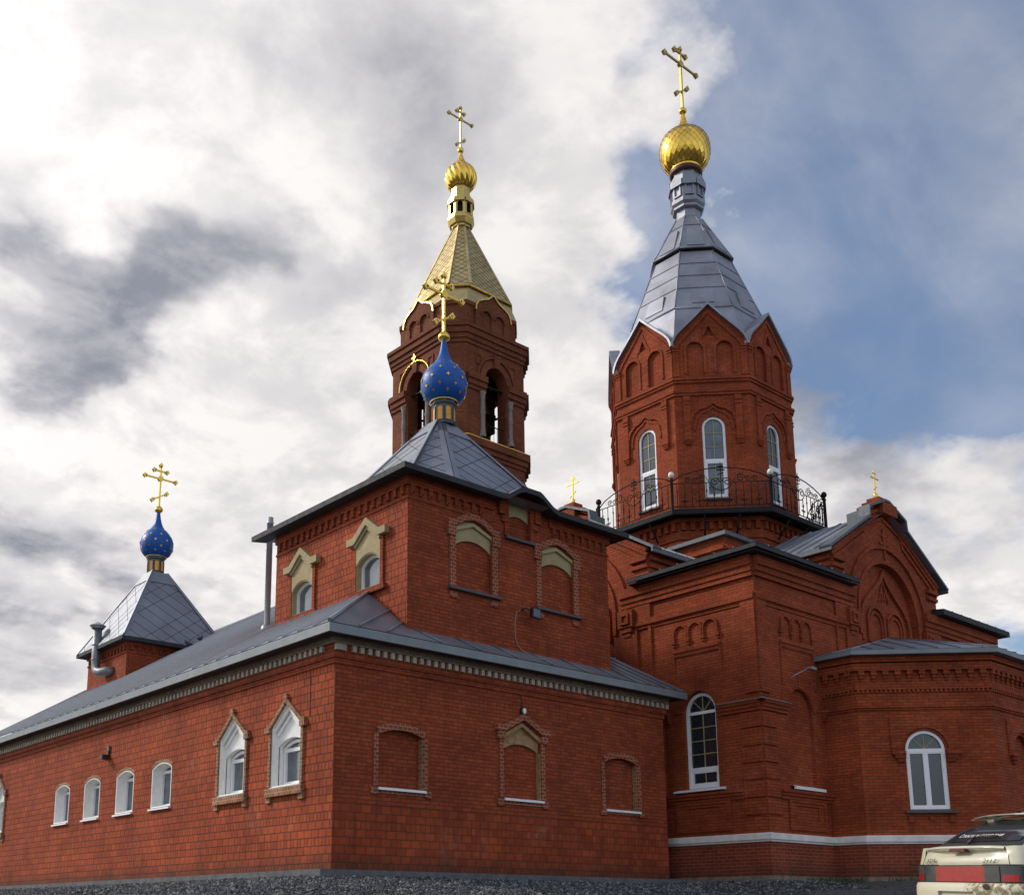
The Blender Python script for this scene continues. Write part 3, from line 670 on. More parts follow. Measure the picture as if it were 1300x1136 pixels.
top = [(XR, ZT)] + [(5.50 + .90 - i * .18, ZT + eyebrow(5.50 + .90 - i * .18)) for i in range(11)] + [(XL, ZT)]
uw.panel(FUF, [(XL, 4.9), (XR, 4.9)] + top, uh, 0)
for h in uh: uw.sides(FUF, h, -.10, 0, inward=True); uw.panel(FUF, h, [], -.10)
uw.panel(Fr((XR, 0, 0), (0, 1, 0), (1, 0, 0)), [(YU, 4.9), (YB, 4.9), (YB, ZT), (YU, ZT)], [], 0)
uw.panel(Fr((0, YB, 0), (1, 0, 0), (0, 1, 0)), [(XL, 4.9), (XR, 4.9), (XR, ZT), (XL, ZT)], [], 0)
uw.build('upper_wall', [BRICK_A, BRICK_L], AN)
uc = MB(); up_ = [(XL, YB), (XL, YU), (4.55, YU)]; up2 = [(6.45, YU), (XR, YU), (XR, YB)]
for pth in (up_, up2): uc.band(pth, 8.30, 8.36, .03); uc.band(pth, 8.62, ZT, .06)
for pth, fr, a, b in ((0, FUF, XL, 4.5), (0, FUF, 6.5, XR)):
    n = int((b - a) / .26)
    for k in range(n): uc.rect(fr, a + .06 + k * .26, a + .06 + k * .26 + .11, 8.46, 8.63, 0, .055); uc.rect(fr, a + .06 + k * .26, a + .06 + k * .26 + .06, 8.40, 8.47, 0, .035)
for k in range(20): uc.rect(FUL, YU + .1 + k * .275, YU + .21 + k * .275, 8.42, 8.63, 0, .055)
# eyebrow gablet trim
for sg in (-1, 1):
    c = EYB[0]; a, b = sorted((c + sg * .36, c + sg * .50)); uc.rect(FUF, a, b, 8.07, 8.95, 0, .05); a, b = sorted((c + sg * .50, c + sg * .70)); uc.rect(FUF, a, b, 8.58, 8.96, 0, .085); a, b = sorted((c + sg * .38, c + sg * .60)); uc.rect(FUF, a, b, 8.40, 8.55, 0, .07)
uc.prism(FUF, strip([(c + .66, 8.95), (c + .36, 9.02), (c, 9.16), (c - .36, 9.02), (c - .66, 8.95)][::-1], .14), 0, .07)
uc.build('upper_cornice', BRICK_A, AN)
for c, hw in BN:
    tr = MB()
    tr.prism(FUF, strip([(c + .80, 7.95), (c + hw, 7.97), (c + hw * .45, 8.15), (c, 8.20), (c - hw * .45, 8.15), (c - hw, 7.97), (c - .80, 7.95)][::-1], .15), 0, .06)
    for sg in (-1, 1):
        a, b = sorted((c + sg * hw, c + sg * (hw + .17))); tr.rect(FUF, a, b, 6.50, 7.72, 0, .035); a, b = sorted((c + sg * hw, c + sg * (hw + .24))); tr.rect(FUF, a, b, 7.70, 7.955, 0, .06)
        a, b = sorted((c + sg * (hw - .05), c + sg * (hw + .16))); tr.rect(FUF, a, b, 6.22, 6.36, 0, .04)
    tr.build('niche_trim', REDTRIM, AN)
    pl = MB(); lo = arch(c - hw, c + hw, 6, 7.50, .20)[2:]
    pl.prism(FUF, lo + [(c - hw, 7.95), (c - hw * .45, 8.13), (c, 8.19), (c + hw * .45, 8.13), (c + hw, 7.95)], -.098, -.045)
    pl.prism(FUF, strip([(c + hw, 7.85), (c, 8.06), (c - hw, 7.85)][::-1], .08), -.05, .01)
    pl.build('niche_plaster', OCHRE, AN)
    sl = MB(); sl.rect(FUF, c - .80, c + .82, 6.41, 6.475, 0, .11); sl.build('niche_sill', simple('grey_sill_board', (.075, .066, .066), .6) if 'grey_sill_board' not in MATS else MATS['grey_sill_board'], AN)
c = EYB[0]; pl = MB(); lo = arch(c - .357, c + .357, 8, 8.55, .11)[2:]
pl.prism(FUF, lo + [(c - .357, 8.98), (c, 9.12), (c + .357, 8.98)], -.098, -.045); pl.prism(FUF, strip([(c + .357, 8.9), (c, 9.02), (c - .357, 8.9)][::-1], .07), -.05, .0)
pl.build('niche_plaster', OCHRE, AN)
sl = MB(); sl.rect(FUF, c - .48, c + .48, 8.0, 8.06, 0, .10); sl.build('niche_sill', MATS['grey_sill_board'], AN)
for c in UW:   # ochre plaster surrounds with an eared pointed hood
    s = MB()
    hood = [(-.76, 7.66), (-.46, 7.66), (0, 8.03), (.46, 7.66), (.76, 7.66), (.76, 7.83), (.50, 7.83), (0, 8.21), (-.50, 7.83), (-.76, 7.83)]
    s.prism(FUL, [(c + a, t) for a, t in hood], 0, .14)
    s.prism(FUL, strip([(c + .46, 7.58), (c, 7.93), (c - .46, 7.58)][::-1], .10), -.02, .09)
    s.prism(FUL, arch(c - .47, c + .47, 6, 7.14, .22)[2:] + [(c - .47, 7.64), (c, 8.0), (c + .47, 7.64)], 0, .045)
    ot = arch(c - .469, c + .469, 6.503, 7.14, .219); s.prism(FUL, ot, -.34, .03, holes=[inset_arch(c - .469, c + .469, 6.503, 7.14, .03, .219)])
    s.build('window_surround', OCHRE, AN)
    b_ = MB()
    for sg in (-1, 1): a, b = sorted((c + sg * .47, c + sg * .58)); b_.rect(FUL, a, b, 6.5, 7.66, 0, .05)
    b_.rect(FUL, c - .68, c + .68, 6.36, 6.49, 0, .10); b_.build('brick_trim', BRICK_A, AN)
    pvc_window(FUL, AN, c - .44, c + .44, 6.53, 7.13, .20, -.16, 'plain', GLASSB, fw=.06, sill=(c - .5, c + .46, .06))
# upper eaves with the eyebrow lift over the middle niche
ue = MB(); OV = .42; XE0, XE1, YE0, YE1 = XL - OV, XR + OV, YU - OV, YB + .62
n = 40; Z9 = 8.93
def eavepts(off_in):
    pts = [(XE0 + off_in, YE1), (XE0 + off_in, YE0 + off_in)]
    xs_ = sorted([XE0 + off_in + (XE1 - XE0 - 2 * off_in) * i / n for i in range(1, n)] + [XE1 - off_in])
    return pts + [(x, YE0 + off_in) for x in xs_] + [(XE1 - off_in, YE1)]
A = eavepts(0); B = eavepts(.46)
lift = lambda x, y: eyebrow(x) if y < YU + .3 else 0
for i in range(len(A) - 1):
    (ax, ay), (bx, by) = A[i], A[i + 1]; (cx, cy), (dx, dy) = B[i], B[i + 1]; la, lb = lift(ax, ay), lift(bx, by)
    out = Vector((by - ay, ax - bx, 0)) * -1; out = Vector((by - ay, -(bx - ax), 0))
    ue.face([(ax, ay, Z9 - .13 + la), (bx, by, Z9 - .13 + lb), (bx, by, Z9 + la * 0 + lb), (ax, ay, Z9 + la)], out)
    ue.face([(ax, ay, Z9 - .13 + la), (bx, by, Z9 - .13 + lb), (dx, dy, Z9 - .06 + lb), (cx, cy, Z9 - .06 + la)], Vector((0, 0, -1)))
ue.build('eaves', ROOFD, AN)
tp = MB(); NK = 12.05; AC = (5.35, 3.10); HA, CC = 2.8, 1.0; ZB = 8.98
tp.face([(XE0, YE0, Z9 + .004), (XE1, YE0, Z9 + .004), (XE1, YE1, Z9 + .004), (XE0, YE1, Z9 + .004)], Vector((0, 0, 1)))
# little saddle roof behind the eyebrow
for i in range(20):
    x0, x1 = 4.55 + .095 * i, 4.55 + .095 * (i + 1)
    tp.face([(x0, YE0, Z9 + eyebrow(x0)), (x1, YE0, Z9 + eyebrow(x1)), (x1, 1.3, Z9 + eyebrow(x1)), (x0, 1.3, Z9 + eyebrow(x0))], Vector((0, 0, 1)))
def chsq(c, h, ch, z): x, y = c; return [Vector((x + a, y + b, z)) for a, b in ((-h, h - ch), (-h, -h + ch), (-h + ch, -h), (h - ch, -h), (h, -h + ch), (h, h - ch), (h - ch, h), (-h + ch, h))]
def tent_roof(c, h, ch, zb, h2, ch2, zt, name, parent, capf=.17, cell=.62, flash=.17, mats=(ROOF, ROOFD)):
    lo, hi = chsq(c, h, ch, zb), chsq(c, h2, ch2, zt); m = MB(); N = []
    for i in range(8):
        j = (i + 1) % 8; n_ = (lo[j] - lo[i]).cross(hi[i] - lo[i]); n_ = n_ if n_.z > 0 else -n_; N.append(n_.normalized())
    for i in range(8):
        j = (i + 1) % 8; diamond_facet(m, lo[i], lo[j], hi[j], hi[i], cell)
        f = 1 - capf; a, b = lo[i].lerp(hi[i], f), lo[j].lerp(hi[j], f); q = N[i] * .03
        m.face([a + q, b + q, hi[j] + q, hi[i] + q], N[i]); m.face([a, b, b + q, a + q], Vector((0, 0, -1)))
        hip_flash(m, lo[i], hi[i], flash, (N[i - 1], N[i]))
    m.build(name, list(mats), parent)
m2 = tp; m2.build('eaves_roof', ROOF, AN)
tent_roof(AC, HA, CC, ZB, .30, .12, NK, 'pyramid_roof', AN)

def blue_cupola(c, parent, z=12.0, s=1.0):
    """small drum with amber panels, blue onion with gold stars, gilt ball and cross"""
    x, y = c; m = MB(); n = 8
    m.lathe((x, y, 0), [(.30, z), (.35, z + .02), (.35, z + .06), (.315, z + .08), (.315, z + .56), (.345, z + .58), (.365, z + .62), (.365, z + .66), (.33, z + .70)], n, smooth=False, a0=.1)
    dr = m.build('cupola_drum', DRUMG, parent)
    p = MB(); rb = MB()
    for i in range(n):
        a = .1 + 2 * pi * (i + .5) / n; N = Vector((cos(a), sin(a), 0)); U = Vector((-sin(a), cos(a), 0)); fr = Fr((x, y, 0), U, N); ap_ = .315 * cos(pi / n)
        p.prism(fr, arch(-.078, .078, z + .11, z + .44), ap_, ap_ + .006)
        rb.prism(fr, arch(-.108, .108, z + .09, z + .44), ap_, ap_ + .024, holes=[arch(-.076, .076, z + .115, z + .44)])
    p.build('amber_panels', AMBER, dr); rb.build('arch_ribs', DRUMG, dr)
    o = MB()
    o.lathe((x, y, 0), smooth_prof([(.36, z + .70), (.50, z + .80), (.60, z + .98), (.635, z + 1.22), (.585, z + 1.46), (.44, z + 1.68), (.27, z + 1.86), (.165, z + 2.05), (.10, z + 2.30), (.065, z + 2.55)], 4), 32)
    st = o
    prof = lambda t: .635 if False else 0
    rows = [(z + 1.02, .612, 0), (z + 1.25, .637, .5), (z + 1.50, .560, 0), (z + 1.74, .385, .5), (z + .86, .545, .5)]
    for zz_, r, ph in rows:
        k = 9 if r > .4 else 6
        for i in range(k):
            a = 2 * pi * (i + ph) / k + .35; tilt = (zz_ - (z + 1.22)) / .55; N = Vector((cos(a), sin(a), max(-.9, min(1.2, tilt)))).normalized(); U = Vector((-sin(a), cos(a), 0)); V = N.cross(U); c0 = Vector((x + r * cos(a), y + r * sin(a), zz_)) + N * .014
            pts = []
            for q in range(8): rr = .062 if q % 2 == 0 else .022; pts.append(c0 + U * rr * cos(q * pi / 4) + V * rr * sin(q * pi / 4))
            st.face(pts, N, 1)
            for q in range(8): st.face([pts[q], pts[(q + 1) % 8], pts[(q + 1) % 8] - N * .03, pts[q] - N * .03], pts[q] - c0, 1)
    st.build('onion_dome', [BLUE, GOLD], parent)
    g = MB(); g.lathe((x, y, 0), [(.37, z + .665), (.40, z + .69), (.37, z + .72)], 32); g.build('gilt_ring', GOLDD, parent)
    g = MB(); g.lathe((x, y, 0), smooth_prof([(.05, z + 2.52), (.15, z + 2.60), (.155, z + 2.70), (.07, z + 2.80), (.0, z + 2.82)], 3), 20); g.build('gilt_ball', GOLD, parent)
    cross_mesh((x, y), (1, 0, 0), z + 2.78, z + 3.95, z + 4.60, z + 4.27, z + 3.20, .66, .28, .30, .033).build('cross', GOLD, parent)
blue_cupola((5.40, 2.95), AN)

# ------------------------------------------------------------------ far corner turret of the hall
TU = thing('corner_turret', 'small brick turret with a blue starred dome at the far end of the long roof', 'turret', (5.33, 20.25, 0))
tx, ty, th_ = 5.33, 20.25, 1.72
tm = MB(); tpath = [(tx - th_, ty + th_), (tx - th_, ty - th_), (tx + th_, ty - th_), (tx + th_, ty + th_)]
frs = [Fr((tx - th_, ty, 0), (0, 1, 0), (-1, 0, 0)), Fr((tx, ty - th_, 0), (1, 0, 0), (0, -1, 0)), Fr((tx + th_, ty, 0), (0, 1, 0), (1, 0, 0)), Fr((tx, ty + th_, 0), (1, 0, 0), (0, 1, 0))]
for fr in frs: tm.panel(fr, [(-th_, 4), (th_, 4), (th_, 8.80), (-th_, 8.80)], [], 0)
tm.build('wall', BRICK_A, TU)
tcn = MB(); tcn.band(tpath, 8.35, 8.42, .03, closed=True); tcn.band(tpath, 8.62, 8.80, .06, closed=True)
for fr in frs:
    for k in range(12): tcn.rect(fr, -1.6 + k * .28, -1.48 + k * .28, 8.46, 8.63, 0, .055)
tcn.build('cornice', BRICK_A, TU)
te = MB(); te.band(tpath, 8.74, 8.88, .36, closed=True); te.build('eaves', ROOFD, TU)
hh = th_ + .36
def pyr(m_, parent):
    m = MB(); lo = [Vector((tx + a * hh, ty + b * hh, 8.87)) for a, b in ((-1, -1), (1, -1), (1, 1), (-1, 1))]; hi = [Vector((tx + a * .3, ty + b * .3, 12.02)) for a, b in ((-1, -1), (1, -1), (1, 1), (-1, 1))]
    N = [Vector(v).normalized() for v in ((0, -.86, .5), (.86, 0, .5), (0, .86, .5), (-.86, 0, .5))]
    for i in range(4):
        j = (i + 1) % 4; diamond_facet(m, lo[i], lo[j], hi[j], hi[i], .62); q = N[i] * .03; a, b = lo[i].lerp(hi[i], .84), lo[j].lerp(hi[j], .84); m.face([a + q, b + q, hi[j] + q, hi[i] + q], N[i]); m.face([a, b, b + q, a + q], Vector((0, 0, -1)))
        hip_flash(m, lo[i], hi[i], .16, (N[i - 1], N[i]))
    m.build('pyramid_roof', [ROOF, ROOFD], parent)
pyr(None, TU)
blue_cupola((tx, ty), TU, 12.0)

# ------------------------------------------------------------------ pipes, lamps and cameras on the hall
dp = MB(); yv = 20.55; xv = tx - th_ - .30
dp.tube([(xv, yv, 9.55), (xv, yv, 8.30), (xv, yv - .05, 8.05), (xv, yv - .22, 7.90), (xv + .02, yv - .45, 7.84), (xv + .10, yv - .75, 7.84), (xv + .35, yv - .95, 7.86)], .165, 14)
for zc in (8.9, 8.35): dp.lathe((xv, yv, zc), [(.165, 0), (.18, .02), (.18, .05), (.165, .07)], 14)
vp = thing('vent_pipe', 'bent grey sheet metal vent pipe on the left wall of the small far turret', 'vent pipe', (xv, yv, 7.84))
dp.build('duct', simple('weathered_duct', (.20, .205, .21), .5, metal=.5, var=.3), vp)
hc = MB(); hc.lathe((xv, yv, 0), [(.21, 9.56), (.30, 9.68), (.0, 9.85)], 14, smooth=False); hc.tube([(xv - .15, yv, 9.5), (xv - .15, yv, 9.7)], .02); hc.tube([(xv + .15, yv, 9.5), (xv + .15, yv, 9.7)], .02); hc.build('rain_cap', STEEL, vp)
fx, fy = 2.55, 7.05; fl = thing('flue_pipe', 'thin straight grey flue pipe standing on the metal roof beside the raised storey', 'flue pipe', (fx, fy, zr(fx)))
q = MB(); q.lathe((fx, fy, 0), [(.085, zr(fx) - .25), (.085, 9.72), (.095, 9.72), (.095, 9.80), (.085, 9.80), (.085, 9.92), (.0, 9.92)], 16, smooth=True); q.build('tube', STEEL, fl)
q = MB(); q.lathe((fx, fy, 0), [(.18, zr(fx) - .14), (.15, zr(fx) + .04), (.085, zr(fx) + .09)], 16); q.build('flashing', ROOF, fl)
# camera on long wall
cmr = thing('wall_camera', 'small dark camera with a junction box high on the long brick wall', 'camera', (0, 11.0, 3.5))
q = MB(); q.rect(FL, 10.93, 11.07, 3.60, 3.74, 0, .06); q.build('junction_box', simple('grey_box', (.12, .10, .09), .6), cmr)
q = MB(); q.rect(FL, 10.97, 11.03, 3.40, 3.60, 0, .05); q.rect(FL, 10.92, 11.10, 3.36, 3.48, .05, .24, back=True); q.rect(FL, 11.12, 11.3, 3.41, 3.45, 0, .05); q.build('camera_body', BLACK, cmr)
# round lamp over pediment niche
lp = thing('round_wall_lamp', 'small round white lamp on the shaded front wall, just above the pointed niche', 'wall lamp', (5.29, -.02, 3.80))
q = MB(); fr = Fr((5.29, 0, 3.80), (1, 0, 0), (0, -1, 0)); ring = [(.075 * cos(a * pi / 10), .095 * sin(a * pi / 10)) for a in range(20)]
q.prism(fr, ring, 0, .06); q.tube([fr.p(0, .08, .02), fr.p(-.05, .55, .02)], .008, 4); q.build('housing', BLACK, lp)
q = MB(); q.prism(fr, [(a * .68 + .01, b * .68) for a, b in ring], .06, .085); q.build('lens', LAMPW, lp)
# floodlight and cable on the raised storey
fd = thing('floodlight', 'black floodlight on a bracket below the two blind niches of the raised storey', 'floodlight', (5.7, .1, 6.2))
q = MB(); o0 = FUF.p(5.45, 6.30, 0); o1 = FUF.p(5.62, 6.26, .22); q.tube([o0, FUF.p(5.5, 6.34, .12), o1], .02, 5); q.build('bracket', BLACK, fd)
q = MB(); fr = Fr(FUF.p(5.70, 6.20, .25), (1, .15, 0), (-.15, -1, 0)); q.prism(fr, [(-.17, -.11), (.17, -.11), (.15, .13), (-.15, .13)], -.05, .05, back=True)
for k in range(4): q.rect(fr, -.14 + .08 * k, -.11 + .08 * k, -.09, .10, -.09, -.05)
q.build('lamp_head', BLACK, fd)
q = MB(); q.prism(fr, [(-.14, -.085), (.14, -.085), (.125, .105), (-.125, .105)], .05, .056); q.build('lens', simple('dim_lens', (.10, .11, .12), .15), fd)
q = MB(); q.tube([FUF.p(5.45, 6.30, .01), FUF.p(5.28, 6.22, .02), FUF.p(5.23, 5.9, .012), FUF.p(5.24, 5.6, .015), FUF.p(5.30, 5.42, .02), FUF.p(5.42, 5.30, .05), FUF.p(5.66, 5.20, .12), FUF.p(5.72, 5.12, .25), FUF.p(5.72, 5.02, .55)], .012, 5)
q.build('cable', simple('pale_cable', (.30, .25, .17), .6), fd)
# two pigeons on the slope by the turret
def pigeon(x, y, a):
    z = zr(x) + .03; m = MB(); f = Vector((cos(a), sin(a), 0)); c = Vector((x, y, z))
    pts = [c - f * .17 + Vector((0, 0, .09)), c - f * .10 + Vector((0, 0, .11)), c + Vector((0, 0, .13)), c + f * .08 + Vector((0, 0, .17)), c + f * .11 + Vector((0, 0, .22)), c + f * .12 + Vector((0, 0, .26)), c + f * .17 + Vector((0, 0, .245))]
    m.tube(pts, [.02, .05, .075, .06, .035, .036, .006], 8); s = f.cross(Vector((0, 0, 1)))
    for k in (-1, 1): m.tube([c + s * .03 * k + Vector((0, 0, .08)), c + s * .03 * k + f * .01], .008, 4)
    m.face([c - f * .28 + s * .04 + Vector((0, 0, .07)), c - f * .28 - s * .04 + Vector((0, 0, .07)), c - f * .12 - s * .03 + Vector((0, 0, .10)), c - f * .12 + s * .03 + Vector((0, 0, .10))], Vector((0, 0, 1)))
    return m
pm = simple('pigeon_grey', (.045, .045, .055), .7)
tag(pigeon(5.55, 17.6, 2.4).build('pigeon', pm, None, base=(5.55, 17.6, zr(5.55))), 'dark pigeon on the metal roof beside the turret, the left one of the pair', 'pigeon', 'pigeons on the roof')
tag(pigeon(5.85, 17.3, .5).build('pigeon', pm, None, base=(5.85, 17.3, zr(5.85))), 'dark pigeon on the metal roof beside the turret, the right one of the pair', 'pigeon', 'pigeons on the roof')
#@@CHURCH
# ------------------------------------------------------------------ main church
CH = thing('brick_church', 'tall red brick church on the right, with an octagonal tower, iron balcony and gold dome', 'church', (18, 3.9, 0))
XC, YC = 11.2, -2.5
FCL = Fr((XC, YC, 0), (0, 1, 0), (-1, 0, 0)); FCR = Fr((XC, YC, 0), (1, 0, 0), (0, -1, 0))
BX1, BY1 = 24.9, 10.4
SIDES = [dict(fr=FCL, L=BY1 - YC, pil=3.35, brk=4.40, cen=6.40, win=(1.88, .515)), dict(fr=FCR, L=BX1 - XC, pil=3.80, brk=4.80, cen=6.85, win=(1.78, .56))]
AH = 3.02                                            # half width of the gabled arms
wall = MB(); trim = MB(); capm = MB()
for S in SIDES:
    fr, L, c, (wc, ww) = S['fr'], S['L'], S['cen'], S['win']
    hole = arch(wc - ww, wc + ww, 2.37, 4.92 - ww)
    gab = [(L, 8.25), (c + AH, 8.25), (c + AH, 9.30), (c + 3.02, 9.34), (c + 1.05, 10.55), (c + .95, 10.85), (c + .1, 11.22), (c - .1, 11.22), (c - .95, 10.85), (c - 1.05, 10.55), (c - 3.02, 9.34), (c - AH, 9.30), (c - AH, 8.25), (0, 8.25)]
    bigr = 1.66; big = arch(c - bigr, c + bigr, 6.6, 7.72)
    wall.panel(fr, [(0, .95), (L, .95)] + gab, [hole, big], 0)
    wall.sides(fr, hole, -.25, 0, inward=True)
    wall.sides(fr, big, -.16, 0, inward=True); wall.panel(fr, big, [], -.16)
    # rake mouldings of the gable
    for k, (dz, pr) in enumerate(((.10, .12), (.22, .08), (.40, .05))):
        line = [(c + 3.02, 9.28 - dz), (c + 1.08, 10.48 - dz), (c + .98, 10.80 - dz), (c, 11.18 - dz), (c - .98, 10.80 - dz), (c - 1.08, 10.48 - dz), (c - 3.02, 9.28 - dz)]
        trim.prism(fr, strip(line[::-1], .10), 0, pr)
    # two rings round the big arch and its stepped brackets
    trim.prism(fr, strip([(c + 2.24, 6.95)] + arch_line(c, 7.72, 2.24, 20) + [(c - 2.24, 6.95)], .09)[::-1], 0, .06) if False else None
    trim.prism(fr, strip(([(c + 2.12, 7.1)] + arch_line(c, 7.72, 2.12, 22) + [(c - 2.12, 7.1)])[::-1], .11), 0, .07)
    trim.prism(fr, strip(([(c + 1.665, 7.0)] + arch_line(c, 7.72, 1.665, 20) + [(c - 1.665, 7.0)])[::-1], .12), 0, .05)
    for sg in (-1, 1):
        for k, (hw, z0_, z1_) in enumerate(((.27, 7.12, 7.62), (.20, 6.98, 7.12), (.13, 6.85, 6.98))):
            m_ = c + sg * 2.2; trim.rect(fr, m_ - hw, m_ + hw, z0_, z1_, 0, .15 - k * .035)
        trim.rect(fr, c + sg * 2.2 - .14, c + sg * 2.2 + .14, 7.22, 7.50, .15, .151)
        trim.prism(fr, [(c + sg * 2.2 - .15, 7.20), (c + sg * 2.2 + .15, 7.20), (c + sg * 2.2 + .15, 7.52), (c + sg * 2.2 - .15, 7.52)], .15, .19, holes=[[(c + sg * 2.2 - .08, 7.27), (c + sg * 2.2 + .08, 7.27), (c + sg * 2.2 + .08, 7.45), (c + sg * 2.2 - .08, 7.45)]])
        # cornice stubs at the arm corners
        for z0_, z1_, pr in ((8.75, 8.85, .08), (8.95, 9.08, .12)):
            a, b = sorted((c + sg * (AH + .0), c + sg * (AH - .62))); trim.rect(fr, a, b, z0_, z1_, 0, pr)
    # keel shape with two small arches inside the big arch
    keel = [(c + 1.45, 6.9), (c + 1.45, 7.6), (c + 1.36, 7.9), (c + 1.1, 8.22), (c + .62, 8.58), (c + .25, 8.9), (c, 9.26), (c - .25, 8.9), (c - .62, 8.58), (c - 1.1, 8.22), (c - 1.36, 7.9), (c - 1.45, 7.6), (c - 1.45, 6.9)]
    trim.prism(fr, strip(keel[::-1], -.13), -.159, -.07)
    for sg in (-1, 1):
        m_ = c + sg * .56
        trim.prism(fr, strip(([(m_ + .50, 6.9)] + arch_line(m_, 7.55, .50, 12) + [(m_ - .50, 6.9)])[::-1], -.09), -.159, -.09)
        trim.prism(fr, strip(([(m_ + .36, 6.9)] + arch_line(m_, 7.5, .36, 12) + [(m_ - .36, 6.9)])[::-1], -.07), -.159, -.11)
    trim.prism(fr, strip([(c + .30, 8.25), (c, 8.95), (c - .30, 8.25)][::-1], -.05), -.159, -.11)
    for k in (-1, 1): trim.prism(fr, [(c + k * .07 - .03, 8.28), (c + k * .07 + .03, 8.28), (c + k * .07 + .03, 8.55), (c + k * .07 - .03, 8.55)], -.159, -.12)
    # cross in relief over the arch
    trim.rect(fr, c - .04, c + .04, 9.52, 10.50, 0, .05); trim.rect(fr, c - .26, c + .26, 9.98, 10.06, 0, .049); trim.rect(fr, c - .14, c + .14, 10.25, 10.32, 0, .048)
    # corner block: pilaster strips, blind arcade, ledges
    bl = [(0, S['brk']), (2 * c - S['brk'], L)]
    def mir(a, b, side): return (a, b) if side == 0 else tuple(sorted((2 * c - a, 2 * c - b)))
    for side in (0, 1):
        if side == 1 and fr is FCL: continue
        R_ = lambda a, b, z0_, z1_, d0, d1: trim.rect(fr, *mir(a, b, side), z0_, z1_, d0, d1)
        R_(0, S['brk'], 7.69, 7.80, 0, .08); R_(0, S['brk'], 7.82, 7.98, 0, .11); R_(0, S['brk'], 7.98, 8.24, 0, .16)
        R_(0, S['brk'], 7.09, 7.18, 0, .09); R_(0, S['brk'], 7.185, 7.27, 0, .07)
        R_(S['pil'], S['brk'], 7.275, 7.685, 0, .06); R_(0, .41, 4.66, 7.085, 0, .055); R_(.41, 2.0 if False else .43, 7.03, 7.085, 0, .05)
        R_(S['pil'], S['pil'] + .10, 4.6, 7.085, 0, .05); R_(S['pil'] + .5, S['brk'], 4.6, 7.085, 0, .055); R_(S['pil'] + .10, S['pil'] + .5, 7.0, 7.085, 0, .045); R_(.41, S['pil'], 6.98, 7.085, 0, .03)
        a0_, pit = wc - .73, .485
        for k in range(3):
            m_ = a0_ + pit * k + .245
            mm = m_ if side == 0 else 2 * c - m_
            trim.prism(fr, strip(([(mm + .20, 6.42)] + arch_line(mm, 6.60, .20, 10) + [(mm - .20, 6.42)])[::-1], .055), 0, .055)
        for k in range(4):
            e = a0_ + pit * k; R_(e - .06, e + .06, 6.34, 6.425, 0, .075); R_(e - .035, e + .035, 6.26, 6.34, 0, .05)
        R_(a0_ - .02, a0_ + 3 * pit + .02, 6.07, 6.16, 0, .06); R_(a0_ - .02, a0_ + 3 * pit + .02, 5.97, 6.07, 0, .035)
        R_(a0_ - .06, a0_, 4.95, 6.16, 0, .03); R_(a0_ + 3 * pit, a0_ + 3 * pit + .06, 4.95, 6.16, 0, .03)
        # voussoir hood round window
        mm = wc if side == 0 else 2 * c - wc; tsp = 4.92 - ww
        trim.prism(fr, strip(arch_line(mm, tsp, ww + .02, 16)[::-1], .33), 0, .02)
        trim.rect(fr, mm - .07, mm + .07, 4.94, 5.28, 0, .035)
        # middle cornice, ledge, sunken panel, rustication
        for z0_, z1_, pr in ((4.19, 4.27, .07), (4.275, 4.36, .11), (4.365, 4.44, .15)):
            R_(0, wc - ww - .10, z0_, z1_, 0, pr); R_(wc + ww + .45, S['brk'], z0_, z1_, 0, pr)
        if pr > .14:
            for ab in ((-.16, wc - ww - .08), (wc + ww + .43, S['brk'])): capm = MB(); capm.rect(fr, *mir(*ab, side), 4.442, 4.462, 0, .18); capm.build('ledge_flashing', FASCIA, CH)
        R_(.6, 3.1, 2.16, 2.24, 0, .13); R_(.6, 3.1, 2.08, 2.155, 0, .09); R_(.62, 3.08, 1.99, 2.075, 0, .05)
        pa = mir(wc - .72, wc + .72, side); pb_ = mir(wc - .50, wc + .50, side)
        rect4 = lambda ab, z0_, z1_: [(ab[0], z0_), (ab[1], z0_), (ab[1], z1_), (ab[0], z1_)]
        trim.prism(fr, rect4(mir(wc - .86, wc + .86, side), 1.24, 1.985), 0, .06, holes=[rect4(pa, 1.36, 1.93)])
        trim.prism(fr, rect4(pa, 1.36, 1.93), 0, .035, holes=[rect4(pb_, 1.48, 1.86)])
        zs_ = [4.18, 3.755, 3.295, 2.86, 2.43, 1.99, 1.55, 1.10]
        for k in range(7): R_(0, .60, zs_[k + 1] + (.03 if k < 6 else .02), zs_[k] - .03, 0, .045)
        R_(3.05, S['pil'], 2.2, 4.19, 0, .04)
    # plinth
wall.panel(Fr((BX1, YC, 0), (0, 1, 0), (1, 0, 0)), [(0, -.35), (BY1 - YC, -.35), (BY1 - YC, 8.25), (0, 8.25)], [], 0)
wall.panel(Fr((XC, BY1, 0), (1, 0, 0), (0, 1, 0)), [(0, -.35), (BX1 - XC, -.35), (BX1 - XC, 8.25), (0, 8.25)], [], 0)
